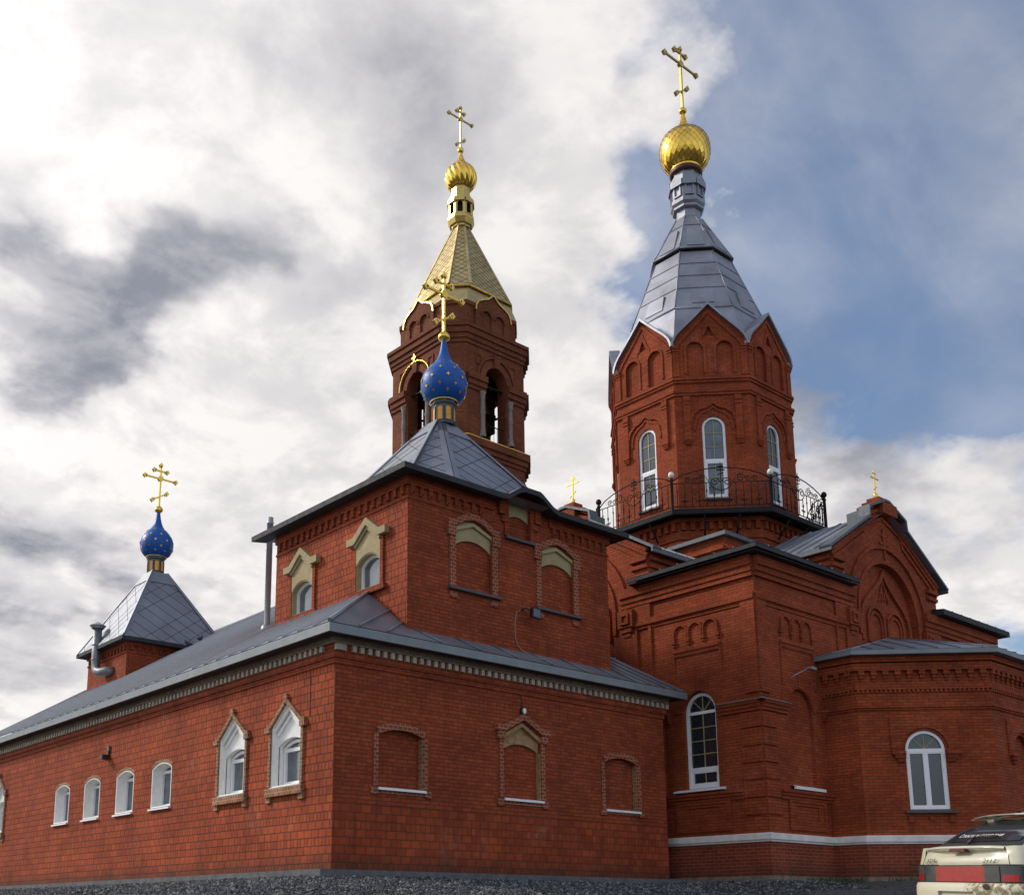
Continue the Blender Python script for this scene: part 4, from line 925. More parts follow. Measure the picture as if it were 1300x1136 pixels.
# sides of the gabled arms above the corner blocks
cx_, cy_ = XC + 6.85, YC + 6.40
for sg in (-1, 1):
    wall.panel(Fr((cx_ + sg * AH, YC, 0), (0, 1, 0), (sg, 0, 0)), [(0, 8.0), (5, 8.0), (5, 9.32), (0, 9.32)], [], 0)
    wall.panel(Fr((XC, cy_ + sg * AH, 0), (1, 0, 0), (0, sg, 0)), [(0, 8.0), (5, 8.0), (5, 9.32), (0, 9.32)], [], 0)
    for z0_, z1_, pr in ((8.75, 8.85, .08), (8.95, 9.08, .12)):
        trim.rect(Fr((cx_ + sg * AH, YC, 0), (0, 1, 0), (sg, 0, 0)), 0, 4.0, z0_, z1_, 0, pr); trim.rect(Fr((XC, cy_ + sg * AH, 0), (1, 0, 0), (0, sg, 0)), 0, 4.0, z0_, z1_, 0, pr)
wall.build('wall', BRICK_C, CH)
trim.build('brick_relief', BRICK_C, CH)
# low part below the white plinth band, with the apse in its path
AX0, AX1, AY = 14.1, 22.0, 0
APSE = [(AX0, YC), (AX0, -3.46), (16.48, -5.85), (19.62, -5.85), (AX1, -3.46), (AX1, YC)]
pp = [(XC, 10.4), (XC, YC)] + APSE + [(BX1, YC)]
pl = MB(); pl.band(pp, .08, .90, .13, thick=.3); pl.build('plinth', BRICK_P, CH)
pw = MB(); pw.band(pp, .90, .955, .17, thick=.3); pw.band(pp, .955, 1.09, .215, thick=.4)
n_ = len(pp); pw.band(pp, 1.09, 1.12, .10, thick=.3); pw.build('plinth_band', PLINTHW, CH)
fo = MB(); fo.band(pp, -.5, .08, .22, thick=.4); fo.build('foundation', STONE, CH)
# windows of the corner block: glazed on the left wall, blind on the front
S = SIDES[0]; wc, ww = S['win']
pvc_window(FCL, CH, wc - ww + .005, wc + ww - .005, 2.375, 4.915 - ww, None, -.16, 'tall', GLASS, fw=.085, sill=(wc - ww - .20, wc + ww + .30, .20))
S = SIDES[1]; wc, ww = S['win']; bp_ = MB(); bp_.panel(FCR, arch(wc - ww, wc + ww, 2.37, 4.92 - ww), [], -.10); bp_.build('blind_arch', BRICK_C, CH)
sl = MB(); sl.face([FCR.p(wc - .68, 2.40, -.1), FCR.p(wc + .70, 2.40, -.1), FCR.p(wc + .70, 2.33, .16), FCR.p(wc - .68, 2.33, .16)], Vector((0, -.2, 1))); sl.rect(FCR, wc - .68, wc + .70, 2.26, 2.329, .1, .162); sl.build('niche_sill', PVC, CH)
# eaves and roofs of the corner blocks
ev = MB(); evl = MB()
def slab_roof(pts_lo, pts_hi, m, n_hint=Vector((0, 0, 1))): m.face(list(pts_lo) + list(reversed(pts_hi)), n_hint)
OVH = .40
XE_ = cx_ - AH + .80
ev.band([(XC, cy_ - AH + .5), (XC, YC), (XE_, YC)], 8.25, 8.27, OVH - .06, thick=.40)
ev.band([(XC, cy_ - AH + .5), (XC, YC), (XE_, YC)], 8.30, 8.41, OVH, thick=.06)
ev.build('eaves', ROOFD, CH); ev = MB()
ev.band([(cx_ + AH - .35, YC), (BX1, YC), (BX1, BY1)], 8.25, 8.42, OVH, thick=.44)
ev.build('eaves', ROOFD, CH)
br = MB()
seam_roof(br, ((XC - OVH, YC - OVH, 8.425), (XE_, YC - OVH, 8.425)), ((XE_, 1.6, 8.95), (XE_, 1.6, 8.95)), .6, h=.02)
seam_roof(br, ((XC - OVH, cy_ - AH + .5, 8.425), (XC - OVH, YC - OVH, 8.425)), ((XE_, 1.6, 8.95), (XE_, 1.6, 8.95)), .6, h=.02)
seam_roof(br, ((cx_ + AH - .35, YC - OVH, 8.425), (BX1 + OVH, YC - OVH, 8.425)), ((cx_ + AH - .35, cy_, 9.2), (cx_ + AH - .35, cy_, 9.2)), .6, h=.02)
br.face([(BX1 + OVH, YC - OVH, 8.425), (BX1 + OVH, BY1, 8.425), (cx_, cy_, 9.2)], Vector((0, 0, 1))); br.face([(BX1 + OVH, BY1, 8.425), (XC, BY1, 8.425), (cx_, cy_, 9.2)], Vector((0, 0, 1))); br.face([(XC, BY1, 8.425), (XC - OVH, cy_, 8.425), (cx_, cy_, 9.2)], Vector((0, 0, 1)))
br.build('block_roof', ROOF, CH)
ar = MB(); af = MB()
EO, ZA, ZR = .38, 9.34, 11.02
# arm roofs: front arm (ridge along y) and left arm (ridge along x)
yf_, xf_ = YC - .26, XC - .26
for sg in (-1, 1):
    seam_roof(ar, ((cx_ + sg * (AH + EO), yf_, ZA - .12), (cx_ + sg * (AH + EO), cy_, ZA - .12)), ((cx_, yf_, ZR + .02), (cx_, cy_, ZR + .02)), .52)
    seam_roof(ar, ((xf_, cy_ + sg * (AH + EO), ZA - .12), (cx_, cy_ + sg * (AH + EO), ZA - .12)), ((xf_, cy_, ZR + .02), (cx_, cy_, ZR + .02)), .52)
    # eaves boards along the arm sides
    a, b = sorted((cx_ + sg * (AH + EO), cx_ + sg * (AH + EO - .05))); af.box(a, b, yf_, cy_ - 2.5, ZA - .26, ZA - .125)
    a, b = sorted((cy_ + sg * (AH + EO), cy_ + sg * (AH + EO - .05))); af.box(xf_, cx_ - 2.5, a, b, ZA - .26, ZA - .125)
ar.build('arm_roof', ROOF, CH)
for fr, c in ((FCR, 6.85), (FCL, 6.40)):   # raked edge boards and the raised middle of each gable
    rk = [(c + AH + EO, 9.16), (c + 1.06, 10.60), (c + 1.02, 10.92), (c + .12, 11.30), (c - .12, 11.30), (c - 1.02, 10.92), (c - 1.06, 10.60), (c - AH - EO, 9.16)]
    af.prism(fr, strip(rk[::-1], .075), -.1, .265, back=True)
    af.prism(fr, [(c - .98, 10.2), (c + .98, 10.2), (c + .98, 10.90), (c + .1, 11.28), (c - .1, 11.28), (c - .98, 10.90)], -.55, -.1, back=True)
af.build('gable_coping', simple('grey_coping', (.10, .11, .12), .55, metal=.2, var=.25), CH)
for (px_, py_) in ((cx_ + .10, YC + .15), (XC + .20, cy_ - .02)):
    pd = MB()
    for k, (hw, z0_, z1_) in enumerate(((.42, 10.9, 11.26), (.31, 11.26, 11.40), (.20, 11.40, 11.53))): pd.box(px_ - hw, px_ + hw, py_ - hw, py_ + hw, z0_, z1_)
    pd.build('cross_pedestal', BRICK_C, CH)
for (px_, py_), A_ in (((cx_ + .10, YC + .15), (1, 0, 0)), ((XC + .20, cy_ - .02), (0, 1, 0))):
    q = cross_mesh((px_, py_), A_, 11.6, 12.22, 12.50, 12.38, 11.88, .25, .10, .12, .017, medal=False, tip=False, flip=1 if A_[0] else -1); q.lathe((px_, py_, 0), [(.03, 11.5), (.075, 11.56), (.05, 11.63), (.07, 11.68), (.02, 11.74)], 10); q.build('gable_cross', GOLD, CH)

# little corner pier at the foot of the octagon
pr_ = MB(); PX, PY = 14.25, .45
for fr in (Fr((PX, PY, 0), (1, 0, 0), (0, -1, 0)), Fr((PX, PY, 0), (0, 1, 0), (-1, 0, 0))):
    pr_.panel(fr, [(0, 8.3), (2.2, 8.3), (2.2, 10.25), (0, 10.25)], [], 0)
    pr_.rect(fr, 0, 2.2, 9.55, 9.65, 0, .05); pr_.rect(fr, 0, 2.2, 9.85, 9.97, 0, .08)
pr_.build('corner_pier', BRICK_C, CH)
pt = MB(); pt.band([(PX, PY + 2.0), (PX, PY), (PX + 2.0, PY)], 10.24, 10.36, .16, thick=.3); pt.face([(PX - .16, PY - .16, 10.364), (PX + 2.1, PY - .16, 10.364), (PX + 2.4, PY + 2.4, 10.75), (PX - .16, PY + 2.1, 10.364)], Vector((0, 0, 1))); pt.build('pier_roof', MATS['grey_coping'], CH)

# ------------------------------------------------------------------ apse
apw = MB(); AF = []
for i in range(5):
    a, b = Vector((*APSE[i], 0)), Vector((*APSE[i + 1], 0)); e = (b - a); L = e.length; e.normalize(); AF.append((Fr(a, e, (e.y, -e.x, 0)), L))
aw = []; 
for i, (fr, L) in enumerate(AF):
    holes = []
    if i in (1, 2, 3): c = L / 2 - (.06 if i == 1 else 0); holes = [arch(c - .50, c + .50, 1.77, 3.32)]; aw.append((fr, c, i))
    if i == 2: apw.panel(fr, holes[0], [], -.14)
    apw.panel(fr, [(0, .95), (L, .95), (L, 5.78), (0, 5.78)], holes, 0)
    for h in holes: apw.sides(fr, h, -.2, 0, inward=True)
apw.build('apse_wall', BRICK_C, CH)
at = MB()
at.band(APSE, 4.36, 4.41, .04); at.band(APSE, 4.415, 4.46, .07); at.band(APSE, 4.90, 4.945, .045); at.band(APSE, 5.40, 5.60, .10, thick=.15); at.band(APSE, 5.62, 5.78, .16)
for fr, L in AF:
    n = max(2, round(L / .115)); 
    for k in range(n): at.rect(fr, (k + .2) * L / n, (k + .75) * L / n, 4.82, 4.90, 0, .045)
    n = max(2, round(L / .298)); p_ = L / n
    for k in range(n + 1):
        x = k * p_
        if k > 0: at.rect(fr, x - p_ / 2 - .075, x - p_ / 2 + .075, 5.28, 5.40, 0, .095); at.rect(fr, x - p_ / 2 - .05, x - p_ / 2 + .05, 5.19, 5.28, 0, .065); at.rect(fr, x - p_ / 2 - .03, x - p_ / 2 + .03, 5.12, 5.19, 0, .035)
for fr, c, i in aw:
    at.prism(fr, [(c - .86, 3.28), (c - .50, 3.28)] + list(reversed(arch_line(c, 3.32, .56, 14)))[0:] + [(c + .50, 3.28), (c + .86, 3.28), (c + .86, 4.16), (c - .86, 4.16)], 0, .035)
    at.prism(fr, strip(arch_line(c, 3.32, .57, 14)[::-1], .30), 0, .05)
    for sg in (-1, 1):
        for k, (w_, z0_, z1_) in enumerate(((.34, 3.18, 3.27), (.27, 3.09, 3.175), (.20, 3.0, 3.085))): a, b = sorted((c + sg * .52, c + sg * (.52 + w_))); at.rect(fr, a, b, z0_, z1_, 0, .13 - .035 * k)
        at.rect(fr, c + sg * .5 - .07, c + sg * .5 + .07, 1.45, 1.62, 0, .05)
    at.rect(fr, c - .05, c + .05, 1.50, 1.6, 0, .05)
at.build('apse_relief', BRICK_C, CH)
for fr, c, i in aw:
    if i == 2:
        q = MB(); q.face([fr.p(c - .62, 1.80, -.13), fr.p(c + .62, 1.80, -.13), fr.p(c + .62, 1.75, .12), fr.p(c - .62, 1.75, .12)], Vector((0, 0, 1))); q.rect(fr, c - .62, c + .62, 1.70, 1.748, .06, .122); q.build('niche_sill', PVC, CH); continue
    pvc_window(fr, CH, c - .495, c + .495, 1.775, 3.315, None, -.10, 'double', GLASS, fw=.075, sill=(c - .64, c + .64, .12), sillmat=MATS['grey_sill_board'])
ae = MB(); ae.band(APSE, 5.78, 5.80, .36, thick=.37); ae.band(APSE, 5.80, 5.90, .36, thick=.05); ae.build('apse_eaves', FASCIA, CH)
arf = MB(); pk = Vector((18.0, YC, 7.12)); oo = .365
path_o = []
for i, p in enumerate(APSE):
    q = Vector((*p, 0)); 
    ns = [AF[j][0].N for j in (i - 1, i) if 0 <= j < 5]; b_ = sum(ns, Vector()).normalized(); path_o.append(q + b_ * oo / b_.dot(ns[0]))
for i in range(5):
    a, b = path_o[i].copy(), path_o[i + 1].copy(); a.z = b.z = 5.905; seam_roof(arf, (a, b), (pk, pk), .55, h=.03)
for i in range(1, 5): a = path_o[i].copy(); a.z = 5.92; arf.tube([a, pk], .03, 5)
arf.build('apse_roof', ROOF, CH)
# lamp over the blind arch
la = thing('gooseneck_lamp', 'small white lamp on a thin bracket above the blind arch beside the apse', 'wall lamp', (13.0, YC, 5.3))
q = MB(); q.tube([FCR.p(1.35, 5.15, .0), FCR.p(1.45, 5.25, .1), FCR.p(1.72, 5.42, .32)], .014, 5); q.build('bracket', STEEL, la)
q = MB(); fr = Fr(FCR.p(1.85, 5.44, .36), (1, 0, 0), (0, -1, -.0)); q.prism(fr, [(-.15, -.028), (.15, -.04), (.12, .035), (-.08, .045)], -.07, .07, back=True); q.build('lamp_head', STEEL, la)

# ------------------------------------------------------------------ octagonal tower
KS = 1.0202
def zd(z): return (z + .829) * KS - .829
TC = Vector((18.05, 3.90, 0)); RD = 3.19; A8 = radians(225 - 22.5)
def oct_pts(R, z=None): return [(TC.x + R * cos(A8 + i * pi / 4), TC.y + R * sin(A8 + i * pi / 4)) for i in range(8)]
def oct_fr(R, i):
    a = A8 + (i + .5) * pi / 4; N = Vector((cos(a), sin(a), 0)); U = Vector((-sin(a), cos(a), 0)); ap_ = R * cos(pi / 8); return Fr(TC + N * ap_, U, N)
# faces 0 (towards the camera), 1 front, 7 left, 6, 2 ... all built alike
bo = MB(); octp = oct_pts(RD + .22); hb = RD + .22
for i in range(8):
    fr = oct_fr(hb, i); hl = hb * sin(pi / 8); bo.panel(fr, [(-hl, 8.3), (hl, 8.3), (hl, zd(11.25)), (-hl, zd(11.25))], [], 0)
    for k in range(9): bo.rect(fr, -hl + .14 + k * hl * 2 / 9 - .06, -hl + .14 + k * hl * 2 / 9 + .08, zd(10.9), zd(11.15), 0, .10)
bo.band(octp, zd(10.6), zd(10.68), .06, closed=True); bo.band(octp, zd(11.15), zd(11.27), .14, closed=True)
bo.build('tower_base', BRICK_C, CH)
hl = RD * sin(pi / 8); ZV = zd(17.25); ZP = zd(18.70)
dw = MB(); dr_ = MB()
wz0, wtop, ws = zd(12.05), zd(14.80), .375
def gable_top():
    q = [(1, 0), (.975, .10), (.91, .22), (.80, .335), (.66, .45), (.50, .58), (.33, .72), (.16, .865), (0, 1)]
    return [(hl * x, ZV + (ZP - ZV) * y) for x, y in q]
gt = gable_top(); gl = gt + [(-x, y) for x, y in reversed(gt[:-1])]
for i in range(8):
    fr = oct_fr(RD, i); h = arch(-ws, ws, wz0, wtop - ws)
    p1 = arch(-.77, -.20, zd(16.22), zd(17.42) - .285); p2 = arch(.20, .77, zd(16.22), zd(17.42) - .285); tri = [(-.17, zd(17.62)), (.17, zd(17.62)), (0, zd(17.98))]
    dw.panel(fr, [(-hl, zd(11.2)), (hl, zd(11.2))] + gl, [h, p1, p2, tri], 0); dw.sides(fr, h, -.22, 0, inward=True)
    for p in (p1, p2, tri): dw.sides(fr, p, -.07, 0, inward=True); dw.panel(fr, p, [], -.07)
    for p in (-.485, .485): dr_.prism(fr, strip(([(p + .285, zd(16.3))] + arch_line(p, zd(17.42) - .285, .285, 10) + [(p - .285, zd(16.3))])[::-1], .07), 0, .035)
    dr_.prism(fr, strip([(x * .90, y - .28) for x, y in gl if True][::-1], .09), 0, .04)
    dr_.prism(fr, strip([(.17, zd(17.62)), (0, zd(17.98)), (-.17, zd(17.62))][::-1], .06), 0, .03)
    dr_.prism(fr, strip([(.26, zd(17.5)), (0, zd(18.12)), (-.26, zd(17.5))][::-1], .05), 0, .025)
    # hood over the window: keel arch on stepped brackets, two hanging strips
    kl = [(.70, zd(14.45)), (.70, zd(14.62)), (.62, zd(14.86)), (.42, zd(15.02)), (.16, zd(15.10)), (0, zd(15.22)), (-.16, zd(15.10)), (-.42, zd(15.02)), (-.62, zd(14.86)), (-.70, zd(14.62)), (-.70, zd(14.45))]
    dr_.prism(fr, strip(kl[::-1], .085), 0, .065); dr_.prism(fr, strip([(x * .82, y - .13) for x, y in kl][::-1], .06), 0, .035)
    for sg in (-1, 1):
        a, b = sorted((sg * .72, sg * .94)); dr_.rect(fr, a, b, zd(14.05), zd(15.5), 0, .075)
        for k in range(3): a, b = sorted((sg * (.69 + .02 * k), sg * (.97 - .02 * k))); dr_.rect(fr, a, b, zd(14.05) - .07 * (k + 1) + .0, zd(14.05) - .07 * k, 0, .12 - .03 * k); 
        for k in range(2): a, b = sorted((sg * .71, sg * .95)); dr_.rect(fr, a, b, zd(15.2) + .12 * k, zd(15.2) + .12 * k + .06, .075, .1)
        a, b = sorted((sg * (hl - .20), sg * hl)); dr_.rect(fr, a, b, zd(16.2), ZV - .25, 0, .04)
        for k in range(3): dr_.rect(fr, a - .02 * k * (sg < 0), b + 0 * k, ZV - .25 + .085 * k, ZV - .25 + .085 * (k + 1), 0, .05 + .03 * k)
op_ = oct_pts(RD)
for z0_, z1_, pr in ((zd(15.62), zd(15.70), .09), (zd(15.53), zd(15.615), .06), (zd(16.06), zd(16.15), .09), (zd(15.97), zd(16.055), .05)): dr_.band(op_, z0_, z1_, pr, closed=True)
dw.build('tower_wall', BRICK_C, CH); dr_.build('tower_relief', BRICK_C, CH)
for i in range(8):
    fr = oct_fr(RD, i); pvc_window(fr, CH, -ws + .004, ws - .004, wz0 + .004, wtop - ws, None, -.11, 'drum', GLASS if i != 0 else GLASSB, name='tower_window', fw=.075, sill=(-.46, .46, .08), sillmat=MATS['grey_sill_board'])
# roof: gable coping, skirt between gables, two-stage tent
cp = MB(); tn = MB()
ZT2, RT2 = zd(19.0), 2.54
rt = [Vector((TC.x + RT2 * cos(A8 + i * pi / 4), TC.y + RT2 * sin(A8 + i * pi / 4), ZT2)) for i in range(8)]
for i in range(8):
    fr = oct_fr(RD, i); cp.prism(fr, strip(gl[::-1], .07), -.25, .13, back=True)
    # gable roofs run back into the tent
    for k in range(len(gl) - 1):
        (x0, y0), (x1, y1) = gl[k], gl[k + 1]; a, b = fr.p(x0, y0 + .05, .05), fr.p(x1, y1 + .05, .05)
        def back(x, y):   # where a horizontal line going inwards meets the tent or the skirt
            f = min(1, max(0, (y - ZV) / (ZT2 - ZV))); d_ = (RD - (RD - RT2) * f) * cos(pi / 8) - RD * cos(pi / 8); return fr.p(x * (1 - .12 * f), y + .05, d_ - .35 * f - .05)
        tn.face([a, b, back(x1, y1), back(x0, y0)], Vector((0, 0, 1)), smooth=False)
    v0 = Vector((*op_[i], ZV)).lerp(Vector((TC.x, TC.y, ZV)), .045); v1 = Vector((*op_[(i + 1) % 8], ZV)).lerp(Vector((TC.x, TC.y, ZV)), .045); tn.face([v0, v1, rt[(i + 1) % 8], rt[i]], fr.N)
def stage(R0, z0_, R1, z1_, inset, lines):
    lo = [Vector((TC.x + R0 * cos(A8 + i * pi / 4), TC.y + R0 * sin(A8 + i * pi / 4), z0_)) for i in range(8)]; hi = [Vector((TC.x + R1 * cos(A8 + i * pi / 4), TC.y + R1 * sin(A8 + i * pi / 4), z1_)) for i in range(8)]
    for i in range(8):
        j = (i + 1) % 8; n = (lo[j] - lo[i]).cross(hi[i] - lo[i]).normalized(); n = n if n.dot(lo[i] - TC) > 0 else -n
        tn.face([lo[i], lo[j], hi[j], hi[i]], n)
        at_ = lambda s, t: lo[i].lerp(hi[i], t).lerp(lo[j].lerp(hi[j], t), s)
        for f in lines:
            a, b, c_, d_ = at_(0, f), at_(1, f), at_(1, f + .012), at_(0, f + .012); q = n * .022; tn.face([a + q, b + q, c_ + q, d_ + q], n); tn.face([a, b, b + q, a + q], Vector((0, 0, -1)))
        if inset:   # raised hatch panel
            s0_, s1_, t0_, t1_ = inset; q = n * .07
            P4 = [at_(s0_, t0_), at_(s1_, t0_), at_(s1_, t1_), at_(s0_, t1_)]; T4 = [p + q * (.35 if k < 2 else 1) for k, p in enumerate(P4)]; tn.face(T4, n)
            for k in range(4): tn.face([P4[k], P4[(k + 1) % 4], T4[(k + 1) % 4], T4[k]], (P4[k] + P4[(k + 1) % 4]) / 2 - (P4[0] + P4[2]) / 2)
        tn.tube([lo[i], hi[i]], .03, 5)
    for i in range(8): tn.tube([lo[i], lo[(i + 1) % 8]], .04, 5)
stage(RT2, ZT2, 1.46, zd(21.72), (.30, .70, .08, .30), (.34, .56, .78))
stage(1.53, zd(21.84), .505, zd(23.70), (.22, .78, .06, .56), (.70,))
tn.face([(TC.x + 1.53 * cos(A8 + i * pi / 4), TC.y + 1.53 * sin(A8 + i * pi / 4), zd(21.82)) for i in range(8)], Vector((0, 0, -1)))
tn.face([(TC.x + RT2 * cos(A8 + i * pi / 4), TC.y + RT2 * sin(A8 + i * pi / 4), ZT2 - .02) for i in range(8)], Vector((0, 0, -1)))
cp.build('gable_coping', TENT, CH); tn.build('tent_roof', TENT, CH)
nk = MB(); nk.lathe((TC.x, TC.y, 0), [(.50, zd(23.68)), (.46, zd(23.75)), (.46, zd(24.03)), (0.528, zd(24.06)), (0.581, zd(24.10)), (0.581, zd(24.18)), (0.651, zd(24.28)), (0.651, zd(24.42)), (0.607, zd(24.45)), (0.607, zd(25.12)), (.52, zd(25.25)), (.50, zd(25.6))], 8, smooth=False, a0=A8)
for i in range(8):
    a = A8 + (i + .5) * pi / 4; N = Vector((cos(a), sin(a), 0)); fr = Fr(TC + N * .607 * cos(pi / 8), (-sin(a), cos(a), 0), N); z0_ = zd(24.5)
    nk.prism(fr, [(-.25, zd(24.9)), (.25, zd(24.9)), (.25, zd(25.12)), (0, zd(25.36)), (-.25, zd(25.12))], -.05, .10, back=True)
    nk.prism(fr, arch(-.16, .16, z0_, zd(24.95)), 0, .05, holes=[arch(-.11, .11, z0_ + .05, zd(24.95))])
nk.build('lantern', TENT, CH)
cb = MB(); cb.lathe((TC.x, TC.y, 0), [(.52, zd(25.58)), (.60, zd(25.62)), (.60, zd(25.76)), (.53, zd(25.80))], 32); cb.build('dark_collar', simple('oxblood_collar', (.07, .018, .012), .5), CH)
cg = MB(); cg.lathe((TC.x, TC.y, 0), [(.53, zd(25.78)), (.58, zd(25.84)), (.52, zd(25.92))], 32); cg.build('gilt_ring', GOLD, CH)
def scale_onion(prof, c, n, mat, parent, rows):
    m = MB(); z0_, z1_ = prof[0][1], prof[-1][1]
    def R(z):
        for (r0, a), (r1, b) in zip(prof, prof[1:]):
            if a <= z <= b: return r0 + (r1 - r0) * (z - a) / max(b - a, 1e-6)
        return prof[-1][0]
    # rows spaced by arc length
    L = [0]
    for (r0, a), (r1, b) in zip(prof, prof[1:]): L.append(L[-1] + math.hypot(r1 - r0, b - a))
    def at_(s):
        for k in range(len(prof) - 1):
            if L[k] <= s <= L[k + 1] + 1e-9: f = (s - L[k]) / max(L[k + 1] - L[k], 1e-9); return prof[k][0] + (prof[k + 1][0] - prof[k][0]) * f, prof[k][1] + (prof[k + 1][1] - prof[k][1]) * f
        return prof[-1]
    def pt_(k, i, push=0.0): r, z = at_(L[-1] * k / rows); a = 2 * pi * i / n; return Vector((c.x + (r + push) * cos(a), c.y + (r + push) * sin(a), z))
    for k in range(rows - 1):
        for i in range(n):
            o = .5 * (k % 2); lo = pt_(k, i + o, .012); l, r_ = pt_(k + 1, i + o + .5), pt_(k + 1, i + o - .5); up = pt_(k + 2, i + o, -.004) if k + 2 <= rows else pt_(rows, i + o)
            a = 2 * pi * (i + o) / n; m.face([lo, l, up, r_], Vector((cos(a), sin(a), 0)) + Vector((0, 0, .4 if k > rows / 2 else -.4)))
    for i in range(n): m.face([pt_(0, i), pt_(0, i + 1), pt_(1, i + .5)], Vector((0, 0, -1)))
    return m.build('onion_dome', mat, parent)
prf = smooth_prof([(.50, zd(25.86)), (.74, zd(26.0)), (.91, zd(26.32)), (.945, zd(26.68)), (.875, zd(27.03)), (.68, zd(27.30)), (.43, zd(27.45)), (.255, zd(27.56)), (.16, zd(27.78)), (.10, zd(28.05)), (.07, zd(28.25))], 4)
scale_onion(prf, TC, 24, GOLD, CH, 22)
g = MB(); g.lathe((TC.x, TC.y, 0), smooth_prof([(.05, zd(28.22)), (.135, zd(28.30)), (.14, zd(28.40)), (.06, zd(28.50)), (0, zd(28.52))], 3), 18); g.build('gilt_ball', GOLD, CH)
cross_mesh((TC.x, TC.y), (1, 0, 0), zd(28.5), 31.02, 31.78, 31.50, 29.83, .97, .34, .34, .040, flip=1.3).build('cross', GOLDD, CH)

# balcony round the tower
RB = 4.02; ZD = zd(11.40)
dk = MB(); bp8 = oct_pts(RB + .06)
dk.band(bp8, ZD - .17, ZD - .01, 0.0, thick=.10, closed=True)
dk.band(oct_pts(RB), ZD - .05, ZD - .03, 0.0, thick=.80, closed=True)
for i in range(8):
    fr = oct_fr(RB, i); hb_ = RB * sin(pi / 8); gap = (RB - RD - .25) * cos(pi / 8)
    for s_ in (-.55, .55): dk.tube([fr.p(s_, ZD - .12, 0), fr.p(s_ * .9, ZD - .75, -gap)], .03, 5); dk.tube([fr.p(s_, ZD - .1, 0), fr.p(s_ * .95, ZD - .1, -gap)], .03, 5)
dk.build('balcony_deck', IRON, CH)
for i in range(8):
    a = A8 + i * pi / 4; p = TC + Vector((cos(a), sin(a), 0)) * RB; m = MB()
    m.lathe((p.x, p.y, 0), [(.05, ZD - .15), (.05, ZD + .95), (.075, ZD + .98), (.045, ZD + 1.02), (.045, ZD + 1.06)], 10); o = m.build('post', IRON, CH)
    m = MB(); m.lathe((p.x, p.y, 0), smooth_prof([(.03, ZD + 1.05), (.085, ZD + 1.10), (.095, ZD + 1.17), (.06, ZD + 1.24), (0, ZD + 1.27)], 2), 12); m.build('post_ball', LAMPW if i in (0, 1) else IRON, o)
def scroll(fr, c, t, r, sg, turns=1.4, n=18, th=.016):
    return [fr.p(c + sg * r * (1 - .75 * k / n) * cos(turns * 2 * pi * k / n), t + r * (1 - .75 * k / n) * sin(turns * 2 * pi * k / n), 0) for k in range(n + 1)]
for i in range(8):
    fr = oct_fr(RB, i); hb_ = RB * sin(pi / 8) - .05; m = MB(); b0 = ZD + .08; mid = ZD + .86
    m.tube([fr.p(-hb_, b0), fr.p(hb_, b0)], .018, 5); m.tube([fr.p(-hb_, mid), fr.p(-.36, mid), fr.p(-.30, mid - .10), fr.p(-.18, mid - .22), fr.p(0, mid - .27), fr.p(.18, mid - .22), fr.p(.30, mid - .10), fr.p(.36, mid), fr.p(hb_, mid)], .016, 5)
    top_ = [(-hb_, mid + .10), (-hb_ * .85, mid + .25), (-hb_ * .6, mid + .38), (-hb_ * .3, mid + .47), (0, mid + .50), (hb_ * .3, mid + .47), (hb_ * .6, mid + .38), (hb_ * .85, mid + .25), (hb_, mid + .10)]
    m.tube([fr.p(*p) for p in top_], .019, 5)
    n = 13
    for k in range(n):
        x = -hb_ + (k + .5) * 2 * hb_ / n; top__ = mid - (.27 * max(0, 1 - (x / .36) ** 2) if abs(x) < .36 else 0)
        m.tube([fr.p(x, b0), fr.p(x, top__)], .016, 4)
        if k % 2: 
            m.tube([fr.p(x, b0 + .28), fr.p(x, b0 + .36), fr.p(x, b0 + .44)], [.012, .032, .012], 5)
            for sg in (-1, 1): m.tube(scroll(fr, x + sg * .055, b0 + .18, .05, sg, 1.1, 9), .012, 4)
        else: m.tube([fr.p(x, b0 + .46), fr.p(x, b0 + .52), fr.p(x, b0 + .58)], [.012, .028, .012], 5)
    for sg in (-1, 1):
        m.tube(scroll(fr, sg * .62, mid + .13, .14, sg), .016, 4); m.tube(scroll(fr, sg * 1.05, mid + .11, .10, -sg), .015, 4); m.tube(scroll(fr, sg * .19, mid + .02, .15, -sg), .017, 4); m.tube(scroll(fr, sg * .84, mid + .10, .09, -sg), .013, 4)
        m.tube([fr.p(sg * .36, mid), fr.p(sg * .50, mid + .25), fr.p(sg * .72, mid + .33)], .010, 4)
    m.tube([fr.p(0, mid - .27), fr.p(0, mid + .66)], .016, 5); m.tube([fr.p(-.13, mid + .42), fr.p(.13, mid + .42)], .022, 5); m.tube([fr.p(-.09, mid + .54), fr.p(.09, mid + .54)], .022, 5); m.tube([fr.p(-.1, mid + .26), fr.p(.1, mid + .32)], .018, 5)
    m.build('railing', IRON, CH)

